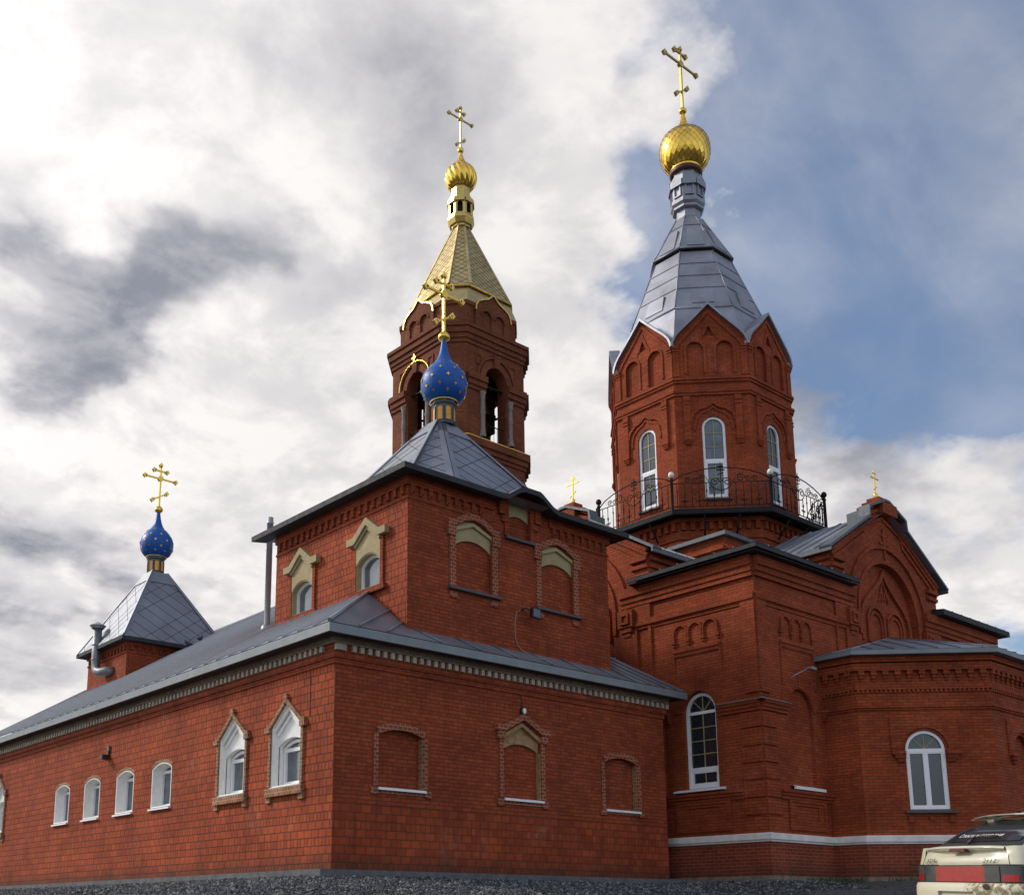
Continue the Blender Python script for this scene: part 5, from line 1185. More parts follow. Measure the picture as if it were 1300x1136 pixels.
# ------------------------------------------------------------------ bell tower
BT = thing('bell_tower', 'brick bell tower behind the raised storey, with open arches and pale gold tent roof', 'bell tower', (18, 16.69, 0))
BC = (17.9, 16.77); BW, BCH = 2.46, .76; BDZ = -.32
def bpath(h, ch): return [(p.x, p.y) for p in chsq(BC, h, ch, 0)]
def bfaces(h, ch):
    P = bpath(h, ch); out = []
    for i in range(8):
        a, b = Vector((*P[i], 0)), Vector((*P[(i + 1) % 8], 0)); e = (b - a); L = e.length; e.normalize(); N = Vector((e.y, -e.x, 0)); out.append((Fr((a + b) / 2, e, N), L / 2, i % 2 == 0))
    return out
bw = MB(); bt_ = MB(); FB8 = bfaces(BW, BCH)
for k, (fr, hl_, main) in enumerate(FB8):
    holes = []
    if main: holes = [arch(-.60, .60, 19.35, 22.18)]
    bw.panel(fr, [(-hl_, 0), (hl_, 0), (hl_, 23.6), (-hl_, 23.6)], holes, 0)
    for h in holes: bw.sides(fr, h, -.55, 0, inward=True)
# inner faces of the belfry walls and floor / ceiling
for fr, hl_, main in bfaces(BW - .55, BCH * .8):
    if main: bw.panel(fr, [(-hl_, 18.9), (hl_, 18.9), (hl_, 23.6), (-hl_, 23.6)], [arch(-.60, .60, 19.35, 22.18)], 0)
    else: bw.panel(fr, [(-hl_, 18.9), (hl_, 18.9), (hl_, 23.6), (-hl_, 23.6)], [], 0)
P = bpath(BW - .1, BCH); bw.face([(x, y, 19.0) for x, y in P], Vector((0, 0, 1))); bw.face([(x, y, 23.55) for x, y in P], Vector((0, 0, -1)))
bw.shift(BDZ).build('wall', BRICK_B, BT)
BP = bpath(BW, BCH)
for z0_, z1_, pr in ((23.5, 23.68, .06), (23.68, 23.9, .12), (23.9, 24.18, .20), (24.18, 24.34, .27),
                     (18.45, 18.62, .07), (18.62, 18.85, .15), (18.85, 19.16, .24), (17.7, 17.85, .05), (17.2, 17.4, .16), (16.9, 17.2, .24), (17.0, 17.02, .3)): bt_.band(BP, z0_, z1_, pr, closed=True)
for k, (fr, hl_, main) in enumerate(FB8):   # impost course, broken by the openings
    segs = [(-hl_, -.62), (.62, hl_)] if main else [(-hl_, hl_)]
    for a, b in segs:
        for z0_, z1_, pr in ((21.42, 21.6, .07), (21.6, 21.85, .14), (21.85, 22.12, .22)): bt_.rect(fr, a, b, z0_, z1_, 0, pr)
    if main:
        bt_.prism(fr, strip(([(1.0, 22.12)] + arch_line(0, 22.18, 1.0, 18) + [(-1.0, 22.12)])[::-1], .10), 0, .08)
        bt_.prism(fr, strip(arch_line(0, 22.18, .62, 16)[::-1], .30), 0, .05)
        bt_.prism(fr, [(-.14, 22.75), (.14, 22.75), (.19, 23.35), (-.19, 23.35)], 0, .13)
        for sg in (-1, 1): bt_.prism(fr, [(sg * 1.0 - .2, 22.7), (sg * 1.0 + .2, 22.7), (sg * 1.0 + .2, 23.2), (sg * 1.0 - .2, 23.2)], 0, .04, holes=[[(sg * 1.0 - .13, 22.78), (sg * 1.0 + .13, 22.78), (sg * 1.0 + .13, 23.12), (sg * 1.0 - .13, 23.12)]])
bt_.shift(BDZ).build('cornices', BRICK_B, BT)
for fr, hl_, main in FB8:
    if not main: continue
    for sg in (-1, 1):
        m = MB(); p = fr.p(sg * .82, 0, .04); m.lathe((p.x, p.y, 0), [(.15, 19.35), (.15, 19.5), (.11, 19.58), (.13, 19.66), (.09, 19.72), (.10, 20.4), (.13, 20.5), (.10, 20.6), (.09, 21.1), (.12, 21.18), (.10, 21.24), (.15, 21.36), (.15, 21.43)], 12); m.shift(BDZ).build('column', COLST, BT)
    # thin rails across the openings
    m = MB(); m.tube([fr.p(-.6, 21.95, -.25), fr.p(.6, 21.95, -.25)], .05, 6); m.shift(BDZ).build('tie_bar', IRON, BT); m = MB(); m.tube([fr.p(-.6, 20.1, -.15), fr.p(.6, 20.1, -.15)], .025, 5)
    for s_ in (-.4, -.2, 0, .2, .4): m.tube([fr.p(s_, 19.36, -.15), fr.p(s_, 20.1, -.15)], .014, 4)
    m.shift(BDZ).build('rail', IRON, BT)
# gilt edge lines on ledges and on the left arch hood
gd = MB(); gd.band(BP, 19.165, 19.19, .25, thick=.04, closed=True); gd.band(BP, 17.405, 17.425, .17, thick=.05, closed=True)
for k, (fr, hl_, main) in enumerate(FB8):
    if main: gd.tube([fr.p(*p, .12) for p in [(1.06, 22.15)] + arch_line(0, 22.2, 1.06, 16) + [(-1.06, 22.15)]], .028, 6) if k == 0 else None; gd.rect(fr, -.03, .03, 23.25, 23.62, .13, .16) if k == 0 else None; gd.rect(fr, -.13, .13, 23.42, 23.49, .13, .159) if k == 0 else None
gd.shift(BDZ).build('gilt_edging', GOLD, BT)
# upper tier with small gables on each main face, then the tent
ut = MB(); HU, CU = 2.24, .80; ugs = []; ZK0, ZK1 = 24.01, 25.72
kg = [(1.02, 25.0), (.98, 25.25), (.86, 25.45), (.62, 25.58), (.30, 25.72), (0, 26.0), (-.30, 25.72), (-.62, 25.58), (-.86, 25.45), (-.98, 25.25), (-1.02, 25.0)]
for fr, hl_, main in bfaces(HU, CU):
    if main:
        o_ = [(-1.02, ZK0), (1.02, ZK0)] + kg; hs = [arch(-.66, -.10, 24.2, 24.85), arch(.10, .66, 24.2, 24.85)]
        ut.panel(fr, o_, hs, .10); ut.sides(fr, o_, -.1, .10)
        for h in hs: ut.sides(fr, h, .03, .10, inward=True); ut.panel(fr, h, [], .03)
        for c in (-.38, .38): ut.prism(fr, strip(arch_line(c, 24.85, .29, 10)[::-1], .07), .1, .14)
        ut.panel(fr, [(-hl_, ZK0), (hl_, ZK0), (hl_, 25.3), (-hl_, 25.3)], [], 0)
        ug = MB(); ugs.append(ug); ug.prism(fr, strip([(x, y) for x, y in kg][::-1], .07), -.15, .17, back=True)
        for k in range(len(kg) - 1): ug.face([fr.p(kg[k][0], kg[k][1] + .06, .1), fr.p(kg[k + 1][0], kg[k + 1][1] + .06, .1), fr.p(kg[k + 1][0] * .8, kg[k + 1][1] + .06, -.9), fr.p(kg[k][0] * .8, kg[k][1] + .06, -.9)], Vector((0, 0, 1)))
    else: ut.panel(fr, [(-hl_, ZK0), (hl_, ZK0), (hl_, 25.36), (-hl_, 25.36)], [], 0)
ut.band(bpath(HU, CU), 25.18, 25.36, .06, thick=.4, closed=True)
ut.build('gable_tier', BRICK_B, BT)
for ug in ugs: ug.build('gilt_gable_trim', GOLDD, BT)
tg = MB(); BC = (18.02, 16.70); lo = chsq(BC, 1.98, .70, 26.30); mid_ = chsq(BC, 1.95, .68, 26.38); sk0 = chsq((17.9, 16.77), 2.30, .82, 25.365); sk1 = chsq(BC, 1.9, .66, 26.28); hi = chsq(BC, .33, .18, zd(30.02))
for i in range(8):
    j = (i + 1) % 8; n = (lo[j] - lo[i]).cross(mid_[i] - lo[i]); n = n if n.z > 0 else -n; tg.face([lo[i], lo[j], mid_[j], mid_[i]], n); tg.face([sk0[i], sk0[j], sk1[j], sk1[i]], n); tg.face([lo[i], lo[j], lo[j] - Vector((0, 0, .06)), lo[i] - Vector((0, 0, .06))], lo[i] - Vector((*BC, lo[i].z)))
    nn = (mid_[j] - mid_[i]).cross(hi[i] - mid_[i]); nn = nn if nn.z > 0 else -nn; nn.normalize()
    diamond_facet(tg, mid_[i], mid_[j], hi[j], hi[i], .33, .010)
    NB = [(lo[(q_ + 1) % 8] - lo[q_ % 8]).cross(hi[q_ % 8] - lo[q_ % 8]) for q_ in (i - 1 + 8, i)]; NB = [v if v.z > 0 else -v for v in NB]; hip_flash(tg, mid_[i], hi[i], .15, NB, h=.025)
tg.build('tent_roof', [TENTG, TENTL], BT)
sk = MB()
for i in range(8): j = (i + 1) % 8; sk.tube([lo[i], lo[j]], .045, 6)
sk.build('gilt_eaves', GOLD, BT)
ln = MB(); zb_ = zd(30.0); x, y = BC; LA = pi / 8
ln.lathe((x, y, 0), [(.45, zb_ - .05), (.46, zb_ + .04), (.55, zb_ + .06), (.66, zb_ + .30), (.66, zb_ + .42), (.60, zb_ + .44), (.60, zb_ + .50)], 8, smooth=False, a0=LA)
ln.lathe((x, y, 0), [(.62, zb_ + 1.22), (.66, zb_ + 1.26), (.64, zb_ + 1.36), (.47, zb_ + 1.46), (.45, zb_ + 2.02), (.50, zb_ + 2.06)], 8, smooth=False, a0=LA)
for i in range(8):
    a = LA + (i + .5) * pi / 4; N = Vector((cos(a), sin(a), 0)); fr = Fr(Vector((x, y, 0)) + N * .60 * cos(pi / 8), (-sin(a), cos(a), 0), N); h_ = .60 * sin(pi / 8)
    ln.prism(fr, [(-h_, zb_ + .45), (h_, zb_ + .45), (h_, zb_ + 1.25), (-h_, zb_ + 1.25)], -.06, 0, holes=[arch(-.125, .125, zb_ + .55, zb_ + .98)], back=True)
    ln.prism(fr, [(-.22, zb_ + 1.12), (.22, zb_ + 1.12), (.22, zb_ + 1.25), (0, zb_ + 1.45), (-.22, zb_ + 1.25)], 0, .07, back=True)
ln.build('lantern', GOLDD, BT)
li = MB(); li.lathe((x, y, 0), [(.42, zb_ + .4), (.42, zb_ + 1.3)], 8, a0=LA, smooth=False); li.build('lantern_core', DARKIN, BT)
m = MB(); prf = smooth_prof([(.44, zd(32.04)), (.60, zd(32.16)), (.71, zd(32.40)), (.74, zd(32.66)), (.66, zd(32.96)), (.46, zd(33.20)), (.27, zd(33.40)), (.17, zd(33.60)), (.10, zd(33.80)), (.07, zd(33.95))], 5); n = 96
rings = []
for r, z in prf:
    tw = (z - prf[0][1]) * .55; rings.append([Vector((x + r * (1 + .045 * cos(16 * (2 * pi * i / n + tw)) * min(1, r / .4)) * cos(2 * pi * i / n), y + r * (1 + .045 * cos(16 * (2 * pi * i / n + tw)) * min(1, r / .4)) * sin(2 * pi * i / n), z)) for i in range(n)])
for k in range(len(rings) - 1):
    for i in range(n): j = (i + 1) % n; m.face([rings[k][i], rings[k][j], rings[k + 1][j], rings[k + 1][i]], rings[k][i] - Vector((x, y, rings[k][i].z - .01)), smooth=True)
m.build('onion_dome', GOLD, BT)
g = MB(); g.lathe((x, y, 0), smooth_prof([(.05, zd(33.93)), (.135, zd(34.02)), (.14, zd(34.14)), (.06, zd(34.24)), (0, zd(34.26))], 3), 18); g.build('gilt_ball', GOLD, BT)
cross_mesh(BC, (1, 0, 0), zd(34.2), 36.51, 37.22, 36.88, 35.24, .74, .24, .235, .036, flip=1.45).build('cross', GOLDD, BT)
# bells hanging in the openings
def bell(c, s, label):
    m = MB(); m.lathe(c, [(0, .62 * s), (.10 * s, .62 * s), (.20 * s, .55 * s), (.26 * s, .36 * s), (.33 * s, .14 * s), (.44 * s, .02 * s), (.45 * s, 0), (.40 * s, 0), (.28 * s, .2 * s), (0, .5 * s)], 20)
    m.tube([Vector(c) + Vector((0, 0, .6 * s)), (c[0], c[1], 21.7)], .025, 5); m.tube([Vector(c) + Vector((0, 0, .4 * s)), Vector(c) - Vector((0, 0, .06 * s))], .03 * s, 6)
    tag(m.build('bell', BELLM, None, base=c), label, 'bell', 'bells of the tower')
bell((16.45, 16.8, 20.5), 1.0, 'dark bell hanging in the left arch of the bell tower')
bell((17.9, 15.3, 20.55), 1.15, 'dark bell hanging in the right arch of the bell tower')
bf = MB(); bf.box(16.75, 19.05, 15.62, 17.92, 20.55, 23.3); bf.shift(BDZ).build('shade_core', DARKIN, BT)  # added dark box that blocks the sky and darkens the belfry openings
bm_ = MB(); bm_.box(15.9, 20.1, 16.68, 16.82, 21.98, 22.14); bm_.box(17.88, 18.02, 14.7, 18.7, 21.90, 21.975); bm_.shift(BDZ).build('bell_beam', IRON, BT)
# nave joining the church and the bell tower, hidden from this side
NV = MB(); NV.box(13.0, 23.0, 10.42, 14.30, 0, 9.5); tagn = NV.build('wall', BRICK_C, CH)
NR = MB(); NR.face([(12.7, 10.45, 9.52), (12.7, 14.3, 9.52), (18, 14.3, 11.0), (18, 10.45, 11.0)], Vector((0, 0, 1))); NR.face([(23.3, 10.45, 9.52), (23.3, 14.3, 9.52), (18, 14.3, 11.0), (18, 10.45, 11.0)], Vector((0, 0, 1))); NR.build('nave_roof', ROOF, CH)
#@@CAR
# ------------------------------------------------------------------ parked car (only its tail shows in the photograph)
CREAM = simple('cream_car_paint', (0.60, 0.56, 0.41), 0.28, var=0.08, scale=2.5, coat=0.6)
md, t, b = base_mat('dirty_cream_paint')
co = t.new('ShaderNodeTexCoord').outputs['Object']; sp = t.new('ShaderNodeSeparateXYZ'); t.l.new(co, sp.inputs[0])
dm = t.math('MULTIPLY', t.ramp(sp.outputs[1], -0.10, -0.22), t.ramp(t.noise(co, 14, 6, .7), 0.40, 0.56)); dm = t.math('MULTIPLY', dm, t.ramp(sp.outputs[0], .35, .1))
t.l.new(t.mix(dm, (0.60, 0.56, 0.41, 1), (0.22, 0.175, 0.10, 1)), b.inputs['Base Color']); t.l.new(t.ramp(dm, 0, 1, .3, .9), b.inputs['Roughness'])
REDL = simple('red_lamp_plastic', (0.30, 0.008, 0.010), 0.25, var=0.2, scale=12, coat=0.3)
SMOKE = simple('smoked_lamp_plastic', (0.055, 0.058, 0.055), 0.25, var=0.25, scale=10)
RUBBER = simple('tyre_rubber', (0.02, 0.02, 0.02), 0.85); RIM = simple('steel_rim', (0.35, 0.35, 0.36), 0.4, metal=0.7)
CGLASS = simple('tinted_car_glass', (0.03, 0.033, 0.04), 0.04, var=0.2, spec=1.0, coat=0.3)
car = thing('parked_car', 'cream hatchback with a red strip between its tail lights, parked at the lower right', 'car')
def grid(m, rows, smooth=True, mat=0, hint=None):
    for r0, r1 in zip(rows, rows[1:]):
        for i in range(len(r0) - 1):
            c = (Vector(r0[i]) + Vector(r1[i + 1])) / 2; m.face([r0[i], r0[i + 1], r1[i + 1], r1[i]], hint if hint is not None else Vector((c.x - 2.0, c.y * 3, (c.z - .8) * 2)), mat, smooth)
# lower body: sections along the length
def wid(x): return .80 + .03 * sin(pi * min(1, x / 3.6)) - .12 * max(0, (x - 3.6) / .57) ** 2 - .05 * max(0, (.25 - x) / .25) ** 2
def belt(x): return 1.075 - .06 * min(1, x / 1.2) - (.10 * max(0, (x - 2.9) / 1.2) if x > 2.9 else 0) - .16 * max(0, (x - 3.6) / .57) ** 2
sec = []
for x in [.22, .28, .35, .6, .9, 1.3, 1.8, 2.3, 2.8, 3.1, 3.4, 3.7, 3.95, 4.1, 4.16]:
    w_, zb = wid(x), belt(x); k = 1 if x < 4.05 else .9
    half = [(w_ * .86, .24), (w_ * .97, .34), (w_ * 1.0, .52), (w_ * 1.005, .66), (w_ * .985, .80), (w_ * .955, .93), (w_ * .915, zb - .02), (w_ * .86, zb), (w_ * .4, zb + .012), (0, zb + .015)]
    sec.append([(x, y * k, z) for y, z in half] + [(x, -y * k, z) for y, z in reversed(half[:-1])])
m = MB(); grid(m, sec); m.face(sec[-1], Vector((1, 0, 0))); m.face([p for p in sec[0]], Vector((-1, 0, 0)))
m.build('body', CREAM, car, base=(0, 0, 0))
# greenhouse
gs = []
for x, zt, wb, wt in [(.30, 1.085, .70, .64), (.62, 1.25, .72, .61), (.98, 1.405, .735, .565), (1.35, 1.435, .74, .57), (1.9, 1.44, .745, .575), (2.35, 1.415, .745, .565), (2.75, 1.24, .74, .62), (3.12, 1.03, .73, .68)]:
    zb = belt(x) - .01; gs.append([(x, wb, zb), (x, wb * .4 + wt * .6 + .015, zb + (zt - zb) * .62), (x, wt, zt - .02), (x, wt * .85, zt), (x, 0, zt + .018), (x, -wt * .85, zt), (x, -wt, zt - .02), (x, -(wb * .4 + wt * .6 + .015), zb + (zt - zb) * .62), (x, -wb, zb)])
m = MB(); grid(m, gs); m.build('cabin_roof', CREAM, car, base=(0, 0, 0))
# rear window: a slightly curved pane standing proud of the hatch, dark surround, sticker
def rw(s, t, off=0.0):   # s -1..1 across (left +), t 0..1 up
    y = s * (.615 - .075 * t); x = .27 + .68 * t + .05 * s * s; z = 1.088 + .305 * t + .03 * sin(pi * t); return Vector((x - .40 * off, y, z + .92 * off))
m = MB(); grid(m, [[rw(-1 + k / 5, q / 8, .012) for k in range(11)] for q in range(9)], hint=Vector((-.4, 0, 1))); m.build('window_surround', BLACK, car, base=(0, 0, 0))
m = MB(); grid(m, [[rw((-1 + k / 5) * .90, .10 + .78 * q / 8, .020) for k in range(11)] for q in range(9)], hint=Vector((-.4, 0, 1))); rwo = m.build('rear_window', CGLASS, car, base=(0, 0, 0))
def lettering(txt, size, fn, name, mat, parent, shear=.0, depth=None, stretch=1.0):
    """letters as a real mesh: flat font outlines laid on the surface given by fn(u, v)"""
    cu = bpy.data.curves.new('letters', 'FONT'); cu.body = txt; cu.size = size; cu.shear = shear; cu.align_x = 'CENTER'; cu.resolution_u = 2
    ob = bpy.data.objects.new('letters', cu); COL.objects.link(ob); dg = bpy.context.evaluated_depsgraph_get(); me = bpy.data.meshes.new_from_object(ob.evaluated_get(dg)); bpy.data.objects.remove(ob)
    mm = MB()
    for pl in me.polygons: mm.face([fn(me.vertices[i].co.x * stretch, me.vertices[i].co.y) for i in pl.vertices])
    return mm.build(name, mat, parent, base=(0, 0, 0))
WHL = simple('white_lettering', (.8, .8, .8), .5)
lettering('Спаси и сохрани', .082, lambda u, v: rw(.12 - u / .58, .21 + v * 1.6, .030), 'sticker', WHL, rwo, stretch=.98)
m = MB(); m.tube([rw(.12, .14, .05), rw(-.15, .15, .055), rw(-.42, .16, .05)], .012, 5); m.tube([rw(.18, .02, .03), rw(.12, .14, .05)], .016, 5); m.build('rear_wiper', BLACK, car, base=(0, 0, 0))
# hatch panel with its overhanging lip
def hatch(y, k):
    e = min(1, abs(y) / .64); cc = max(0.0, 1 - (abs(y) / .56) ** 3)
    prof_ = [(.030, .882), (.022, .915), (.028, .95), (.036 + .030 * cc, .985), (.045 + .060 * cc, 1.012), (.050 + .055 * cc, 1.035), (.040 + .005 * cc, 1.052), (.020, 1.060), (.014, 1.074), (.03, 1.086), (.10, 1.094), (.22, 1.094), (.32, 1.090)]
    x, z = prof_[k]; return (x + .085 * e ** 3, y * (1 - .10 * max(0, (z - .88) / .2)), z - .012 * e ** 4)
m = MB(); grid(m, [[hatch(-.66 + 1.32 * i / 24, k) for i in range(25)] for k in range(13)], hint=None)
ho = m.build('hatch', CREAM, car, base=(0, 0, 0))
for sg in (1, -1):   # rear quarter beside the hatch
    m = MB(); grid(m, [[Vector(hatch(sg * .672, k)), Vector(hatch(sg * .672, k)).lerp(Vector((.20, sg * (.80 - .09 * k / 12), hatch(.67, k)[2])), .5) + Vector((-.02, sg * .012, 0)), Vector((.20, sg * (.795 - .09 * k / 12), hatch(.67, k)[2])), Vector((.40, sg * (.815 - .085 * k / 12), hatch(.67, k)[2]))] for k in (0, 1, 2, 3, 9, 10)], hint=Vector((-1, sg, .3))); m.build('rear_quarter', CREAM, car, base=(0, 0, 0))
m = MB(); fr = Fr((.02, 0, 0), (0, -1, 0), (-1, 0, 0)); m.rect(fr, -.12, .12, 1.026, 1.056, -.05, .012); m.build('brake_light', simple('dark_red_lamp', (.12, .012, .012), .25), ho, base=(0, 0, 0))
for txt, c, sz in (('LADA', -.47, .078), ('2112', .44, .072)):
    lettering(txt, sz, lambda u, v, c=c: Vector((hatch(-(c + u), 2)[0] - .022, -(c + u), .905 + v * .95)), 'emblem', simple('emblem_chrome', (.06, .05, .04), .35, metal=.5) if 'emblem_chrome' not in MATS else MATS['emblem_chrome'], ho, shear=.35, stretch=1.15)
# lamp band
def bandpt(y, z, off=0): e = min(1, abs(y) / .80); return (.045 + .13 * e ** 5 - off, y, z)
m = MB(); ys2 = [-.37 + .74 * i / 10 for i in range(11)]; grid(m, [[bandpt(y, z, .02) for y in ys2] for z in (.705, .79, .872)], hint=Vector((-1, 0, 0))); m.build('red_centre_panel', REDL, ho, base=(0, 0, 0))
for a, b_ in ((.37, .565), (-.565, -.37)):
    m = MB(); ys2 = [a + (b_ - a) * i / 6 for i in range(7)]; grid(m, [[bandpt(y, z, .02) for y in ys2] for z in (.705, .79, .872)], hint=Vector((-1, 0, 0))); m.build('hatch_lamp', SMOKE, ho, base=(0, 0, 0))
for sg in (1, -1):
    m = MB(); ys2 = [sg * (.577 + .215 * i / 8) for i in range(9)]; rows = [[bandpt(y, z, .02) for y in ys2] for z in (.705, .785, .79, .872)]
    grid(m, [r + [(.36, sg * .815, r[0][2])] for r in rows], hint=Vector((-1, sg * .8, 0))); l = m.build('tail_light', SMOKE, car, base=(0, 0, 0))
    m = MB(); ys2 = [sg * (.60 + .16 * i / 6) for i in range(7)]; grid(m, [[bandpt(y, z, .024) for y in ys2] for z in (.71, .785)], hint=Vector((-1, sg * .5, 0))); m.build('red_segment', REDL, l, base=(0, 0, 0))
m = MB(); grid(m, [[bandpt(-.79 + 1.58 * i / 20, z, .006) for i in range(21)] for z in (.69, .89)], hint=Vector((-1, 0, 0))); m.build('lamp_recess', BLACK, car, base=(0, 0, 0))
# bumper with a sunken plate field and a hole in its right part
def bmp(y, k):
    e = min(1, abs(y) / .84); P_ = [(.06, .30), (.0, .36), (-.045, .44), (-.05, .60), (-.045, .655), (-.025, .688), (.05, .696)]; x, z = P_[k]; return (x + .20 * e ** 5, y * (.99 if k in (0, 6) else 1.0), z)
ysb = [-.84, -.80, -.72, -.60, -.42, -.28, -.27, -.1, .1, .27, .28, .42, .60, .72, .80, .84]
m = MB()
for k in range(6):
    for i in range(15):
        if k in (2,) and 6 <= i <= 8: continue
        m.face([bmp(ysb[i], k), bmp(ysb[i + 1], k), bmp(ysb[i + 1], k + 1), bmp(ysb[i], k + 1)], Vector((-1, 0, .2)), 0, True)
for sg in (-1, 1): m.face([bmp(sg * .84, k) for k in range(7)] + [(.75, sg * .845, .69), (.75, sg * .845, .32)], Vector((0, sg, 0)))
bo_ = m.build('rear_bumper', md, car, base=(0, 0, 0))
m = MB(); fr = Fr((.0, 0, 0), (0, -1, 0), (-1, 0, 0)); q = [(-.27, .44), (.27, .44), (.27, .60), (-.27, .60)]; m.panel(fr, q, [], .01); m.sides(fr, q, .01, .048, inward=True); m.build('plate_recess', CREAM, bo_, base=(0, 0, 0))
m = MB(); random.seed(4); c = (-.40, .655); m.face([bmp(-.45 - .055 * cos(a * pi / 5) * random.uniform(.7, 1.1), 4) [0:0] or (bmp(-.45, 4)[0] - .004, -.45 - .06 * cos(a * pi / 5) * random.uniform(.7, 1.1), .655 + .032 * sin(a * pi / 5) * random.uniform(.7, 1.2)) for a in range(10)], Vector((-1, 0, 0))); m.build('bumper_hole', BLACK, bo_, base=(0, 0, 0))
# roof spoiler on two feet
def spl(s, k): y = s * .56; P_ = [(.74, 1.432), (.70, 1.442), (.74, 1.458), (.96, 1.470), (1.06, 1.462), (1.06, 1.452), (.90, 1.452), (.74, 1.432)]; x, z = P_[k]; return (x + .06 * s * s, y, z - .035 * abs(s) ** 3)
m = MB(); grid(m, [[spl(-1 + i / 8, k) for i in range(17)] for k in range(8)], hint=None)
for sg in (-1, 1): m.face([spl(sg, k) for k in range(7)], Vector((0, sg, 0))); m.box(.86, .98, *sorted((sg * .40, sg * .30)), 1.38, 1.452)
m.build('roof_spoiler', CREAM, car, base=(0, 0, 0))
# side windows, seams, handles, mirrors, wheels, front
def side(sg, x, z):
    zt = 1.43; f = (z - 1.0) / .42; return Vector((x, sg * (.748 - .165 * f ** 1.15 + .006), z))
for sg in (1, -1):
    for poly in ([(.62, 1.05), (1.02, 1.05), (1.10, 1.33), (.98, 1.34)], [(1.08, 1.045), (1.72, 1.035), (1.74, 1.36), (1.16, 1.355)], [(1.79, 1.035), (2.75, 1.02), (2.38, 1.34), (1.81, 1.36)]):
        m = MB(); P_ = [side(sg, *p) for p in poly]; m.face(P_, Vector((0, sg, .3))); m.build('side_window', CGLASS, car, base=(0, 0, 0))
    m = MB()
    for xs_ in (1.04, 1.76, 2.80): m.tube([(xs_, sg * (wid(xs_) * 1.003), .36), (xs_, sg * (wid(xs_) * 1.006), .66), (xs_ + .0, sg * (wid(xs_) * .958), .93)], .006, 4)
    m.tube([(.62, sg * .80, .72), (2.9, sg * .835, .70)], .02, 5); m.build('door_trim', BLACK, car, base=(0, 0, 0))
    m = MB(); m.rect(Fr((2.62, 0, 0), (0, sg, 0), (-1, 0, 0)), .74, .93, 1.02, 1.13, -.06, .03, back=True); m.build('mirror', BLACK, car, base=(0, 0, 0))
    for xw in (.80, 3.29):
        W = MB(); n = 28; yc, yo = sg * .70, sg * .835
        prof_ = [(.19, yc - sg * .08), (.285, yc - sg * .08), (.292, yc), (.285, yo - sg * .015), (.25, yo), (.185, yo - sg * .01)]
        for (r0, y0_), (r1, y1_) in zip(prof_, prof_[1:]):
            for i in range(n):
                a, b_ = 2 * pi * i / n, 2 * pi * (i + 1) / n; W.face([(xw + r0 * cos(a), y0_, .285 + r0 * sin(a)), (xw + r0 * cos(b_), y0_, .285 + r0 * sin(b_)), (xw + r1 * cos(b_), y1_, .285 + r1 * sin(b_)), (xw + r1 * cos(a), y1_, .285 + r1 * sin(a))], Vector((cos(a) * (r0 + r1 - .3), sg * .4, sin(a) * (r0 + r1 - .3))), 0, True)
        wo_ = W.build('wheel', RUBBER, car, base=(0, 0, 0))
        R_ = MB(); R_.face([(xw + .187 * cos(2 * pi * i / n), yo - sg * .03, .285 + .187 * sin(2 * pi * i / n)) for i in range(n)], Vector((0, sg, 0)))
        for k in range(6): a = k * pi / 3; R_.tube([(xw, yo - sg * .01, .285), (xw + .17 * cos(a), yo - sg * .02, .285 + .17 * sin(a))], .03, 5)
        R_.build('rim', RIM, wo_, base=(0, 0, 0))
        A_ = MB(); A_.tube([(xw + .335 * cos(a), sg * wid(xw) * 1.0, .285 + .335 * sin(a)) for a in [pi * i / 14 for i in range(15)]], .02, 5); A_.prism(Fr((xw, sg * wid(xw), .285), (1, 0, 0), (0, sg, 0)), [(.33 * cos(pi * i / 14), .33 * sin(pi * i / 14)) for i in range(15)], -.02, .006); A_.build('wheel_arch', BLACK, car, base=(0, 0, 0))
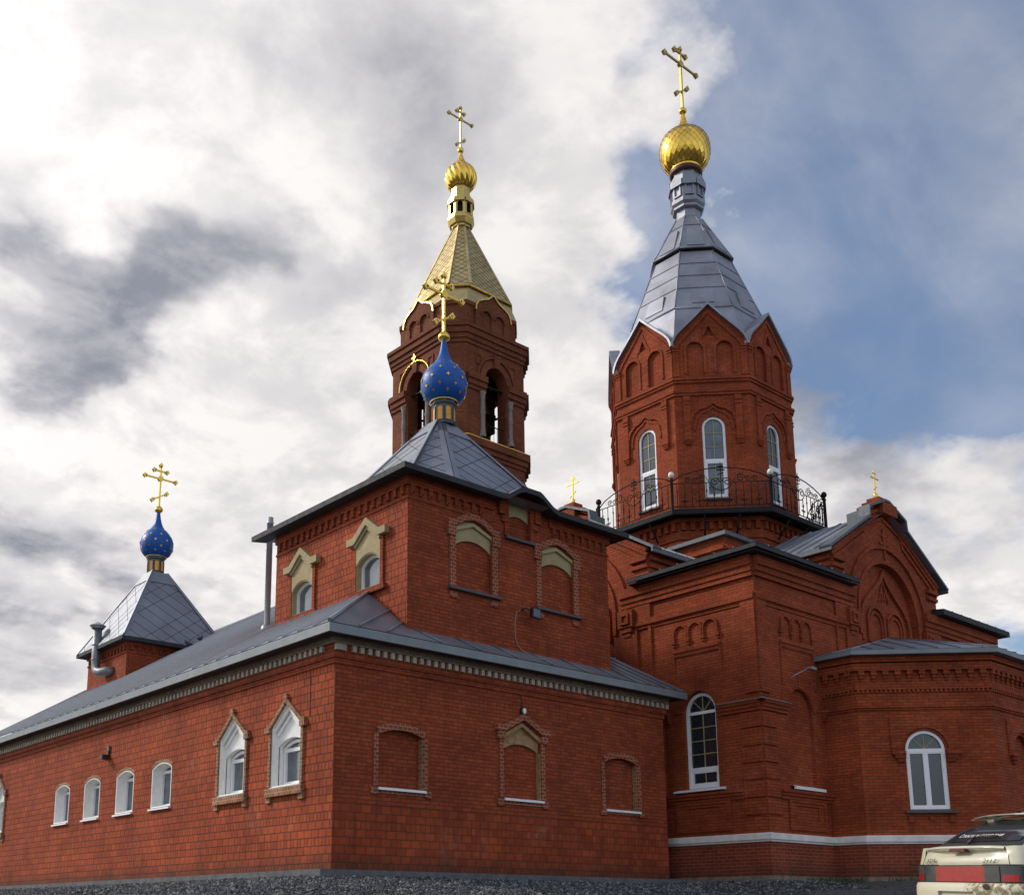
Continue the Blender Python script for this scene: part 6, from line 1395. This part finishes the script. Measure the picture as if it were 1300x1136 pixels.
m = MB(); grid(m, [[Vector((2.42 + .62 * (1 - t_) + .02, s_ * (.55 + .12 * (1 - t_)), 1.06 + .325 * t_ + .012)) for s_ in (-1, -.5, 0, .5, 1)] for t_ in (0, .33, .66, 1)], hint=Vector((.6, 0, 1))); m.build('windscreen', CGLASS, car, base=(0, 0, 0))
for sg in (1, -1): m = MB(); m.rect(Fr((4.13, 0, 0), (0, 1, 0), (1, 0, 0)), *sorted((sg * .34, sg * .62)), .60, .74, -.05, .035); m.build('headlight', LAMPW, car, base=(0, 0, 0))
m = MB(); m.rect(Fr((4.12, 0, 0), (0, 1, 0), (1, 0, 0)), -.72, .72, .30, .55, -.2, .06); m.build('front_bumper', CREAM, car, base=(0, 0, 0))
CZ = 13.3
cpos = CAMLOC + RIGHT * ((1224 - PPX) / FOC * 1.0) * CZ * 1.0
_d = view_dir(1213, 1108.5); _d = _d / _d.dot(FWD); cpos = CAMLOC + _d * CZ
car.location = (cpos.x, cpos.y, cpos.z - .79 * 1.08); car.scale = (1, 1.10, 1.08); car.rotation_euler = (radians(2.2), 0, radians(-25))
# a few weeds along the foot of the apse wall
wd = MB(); rnd = random.Random(9)
for k in range(260):
    x = rnd.uniform(12.0, 20.5); 
    y = -2.9 - rnd.uniform(0, .9) if x < 13.9 else (-3.9 - (x - 14.0) * 1.0 - rnd.uniform(.1, 1.3) if x < 16.5 else -6.4 - rnd.uniform(0, 1.2)); z = ground_z(x, y) - .02
    for q in range(6):
        a = rnd.uniform(0, 6.28); h = rnd.uniform(.05, .17); l = rnd.uniform(.02, .10); s_ = Vector((-sin(a), cos(a), 0)) * .012; p = Vector((x + rnd.uniform(-.07, .07), y + rnd.uniform(-.07, .07), z)); mdp = p + Vector((cos(a) * l * .4, sin(a) * l * .4, h * .6)); e = p + Vector((cos(a) * l, sin(a) * l, h))
        wd.face([p - s_, p + s_, mdp + s_ * .8, mdp - s_ * .8]); wd.face([mdp - s_ * .8, mdp + s_ * .8, e])
wd.build('weeds', simple('weed_green', (.055, .075, .03), .8, var=.4), None, kind='stuff', label='low green weeds along the foot of the church wall', category='weeds')
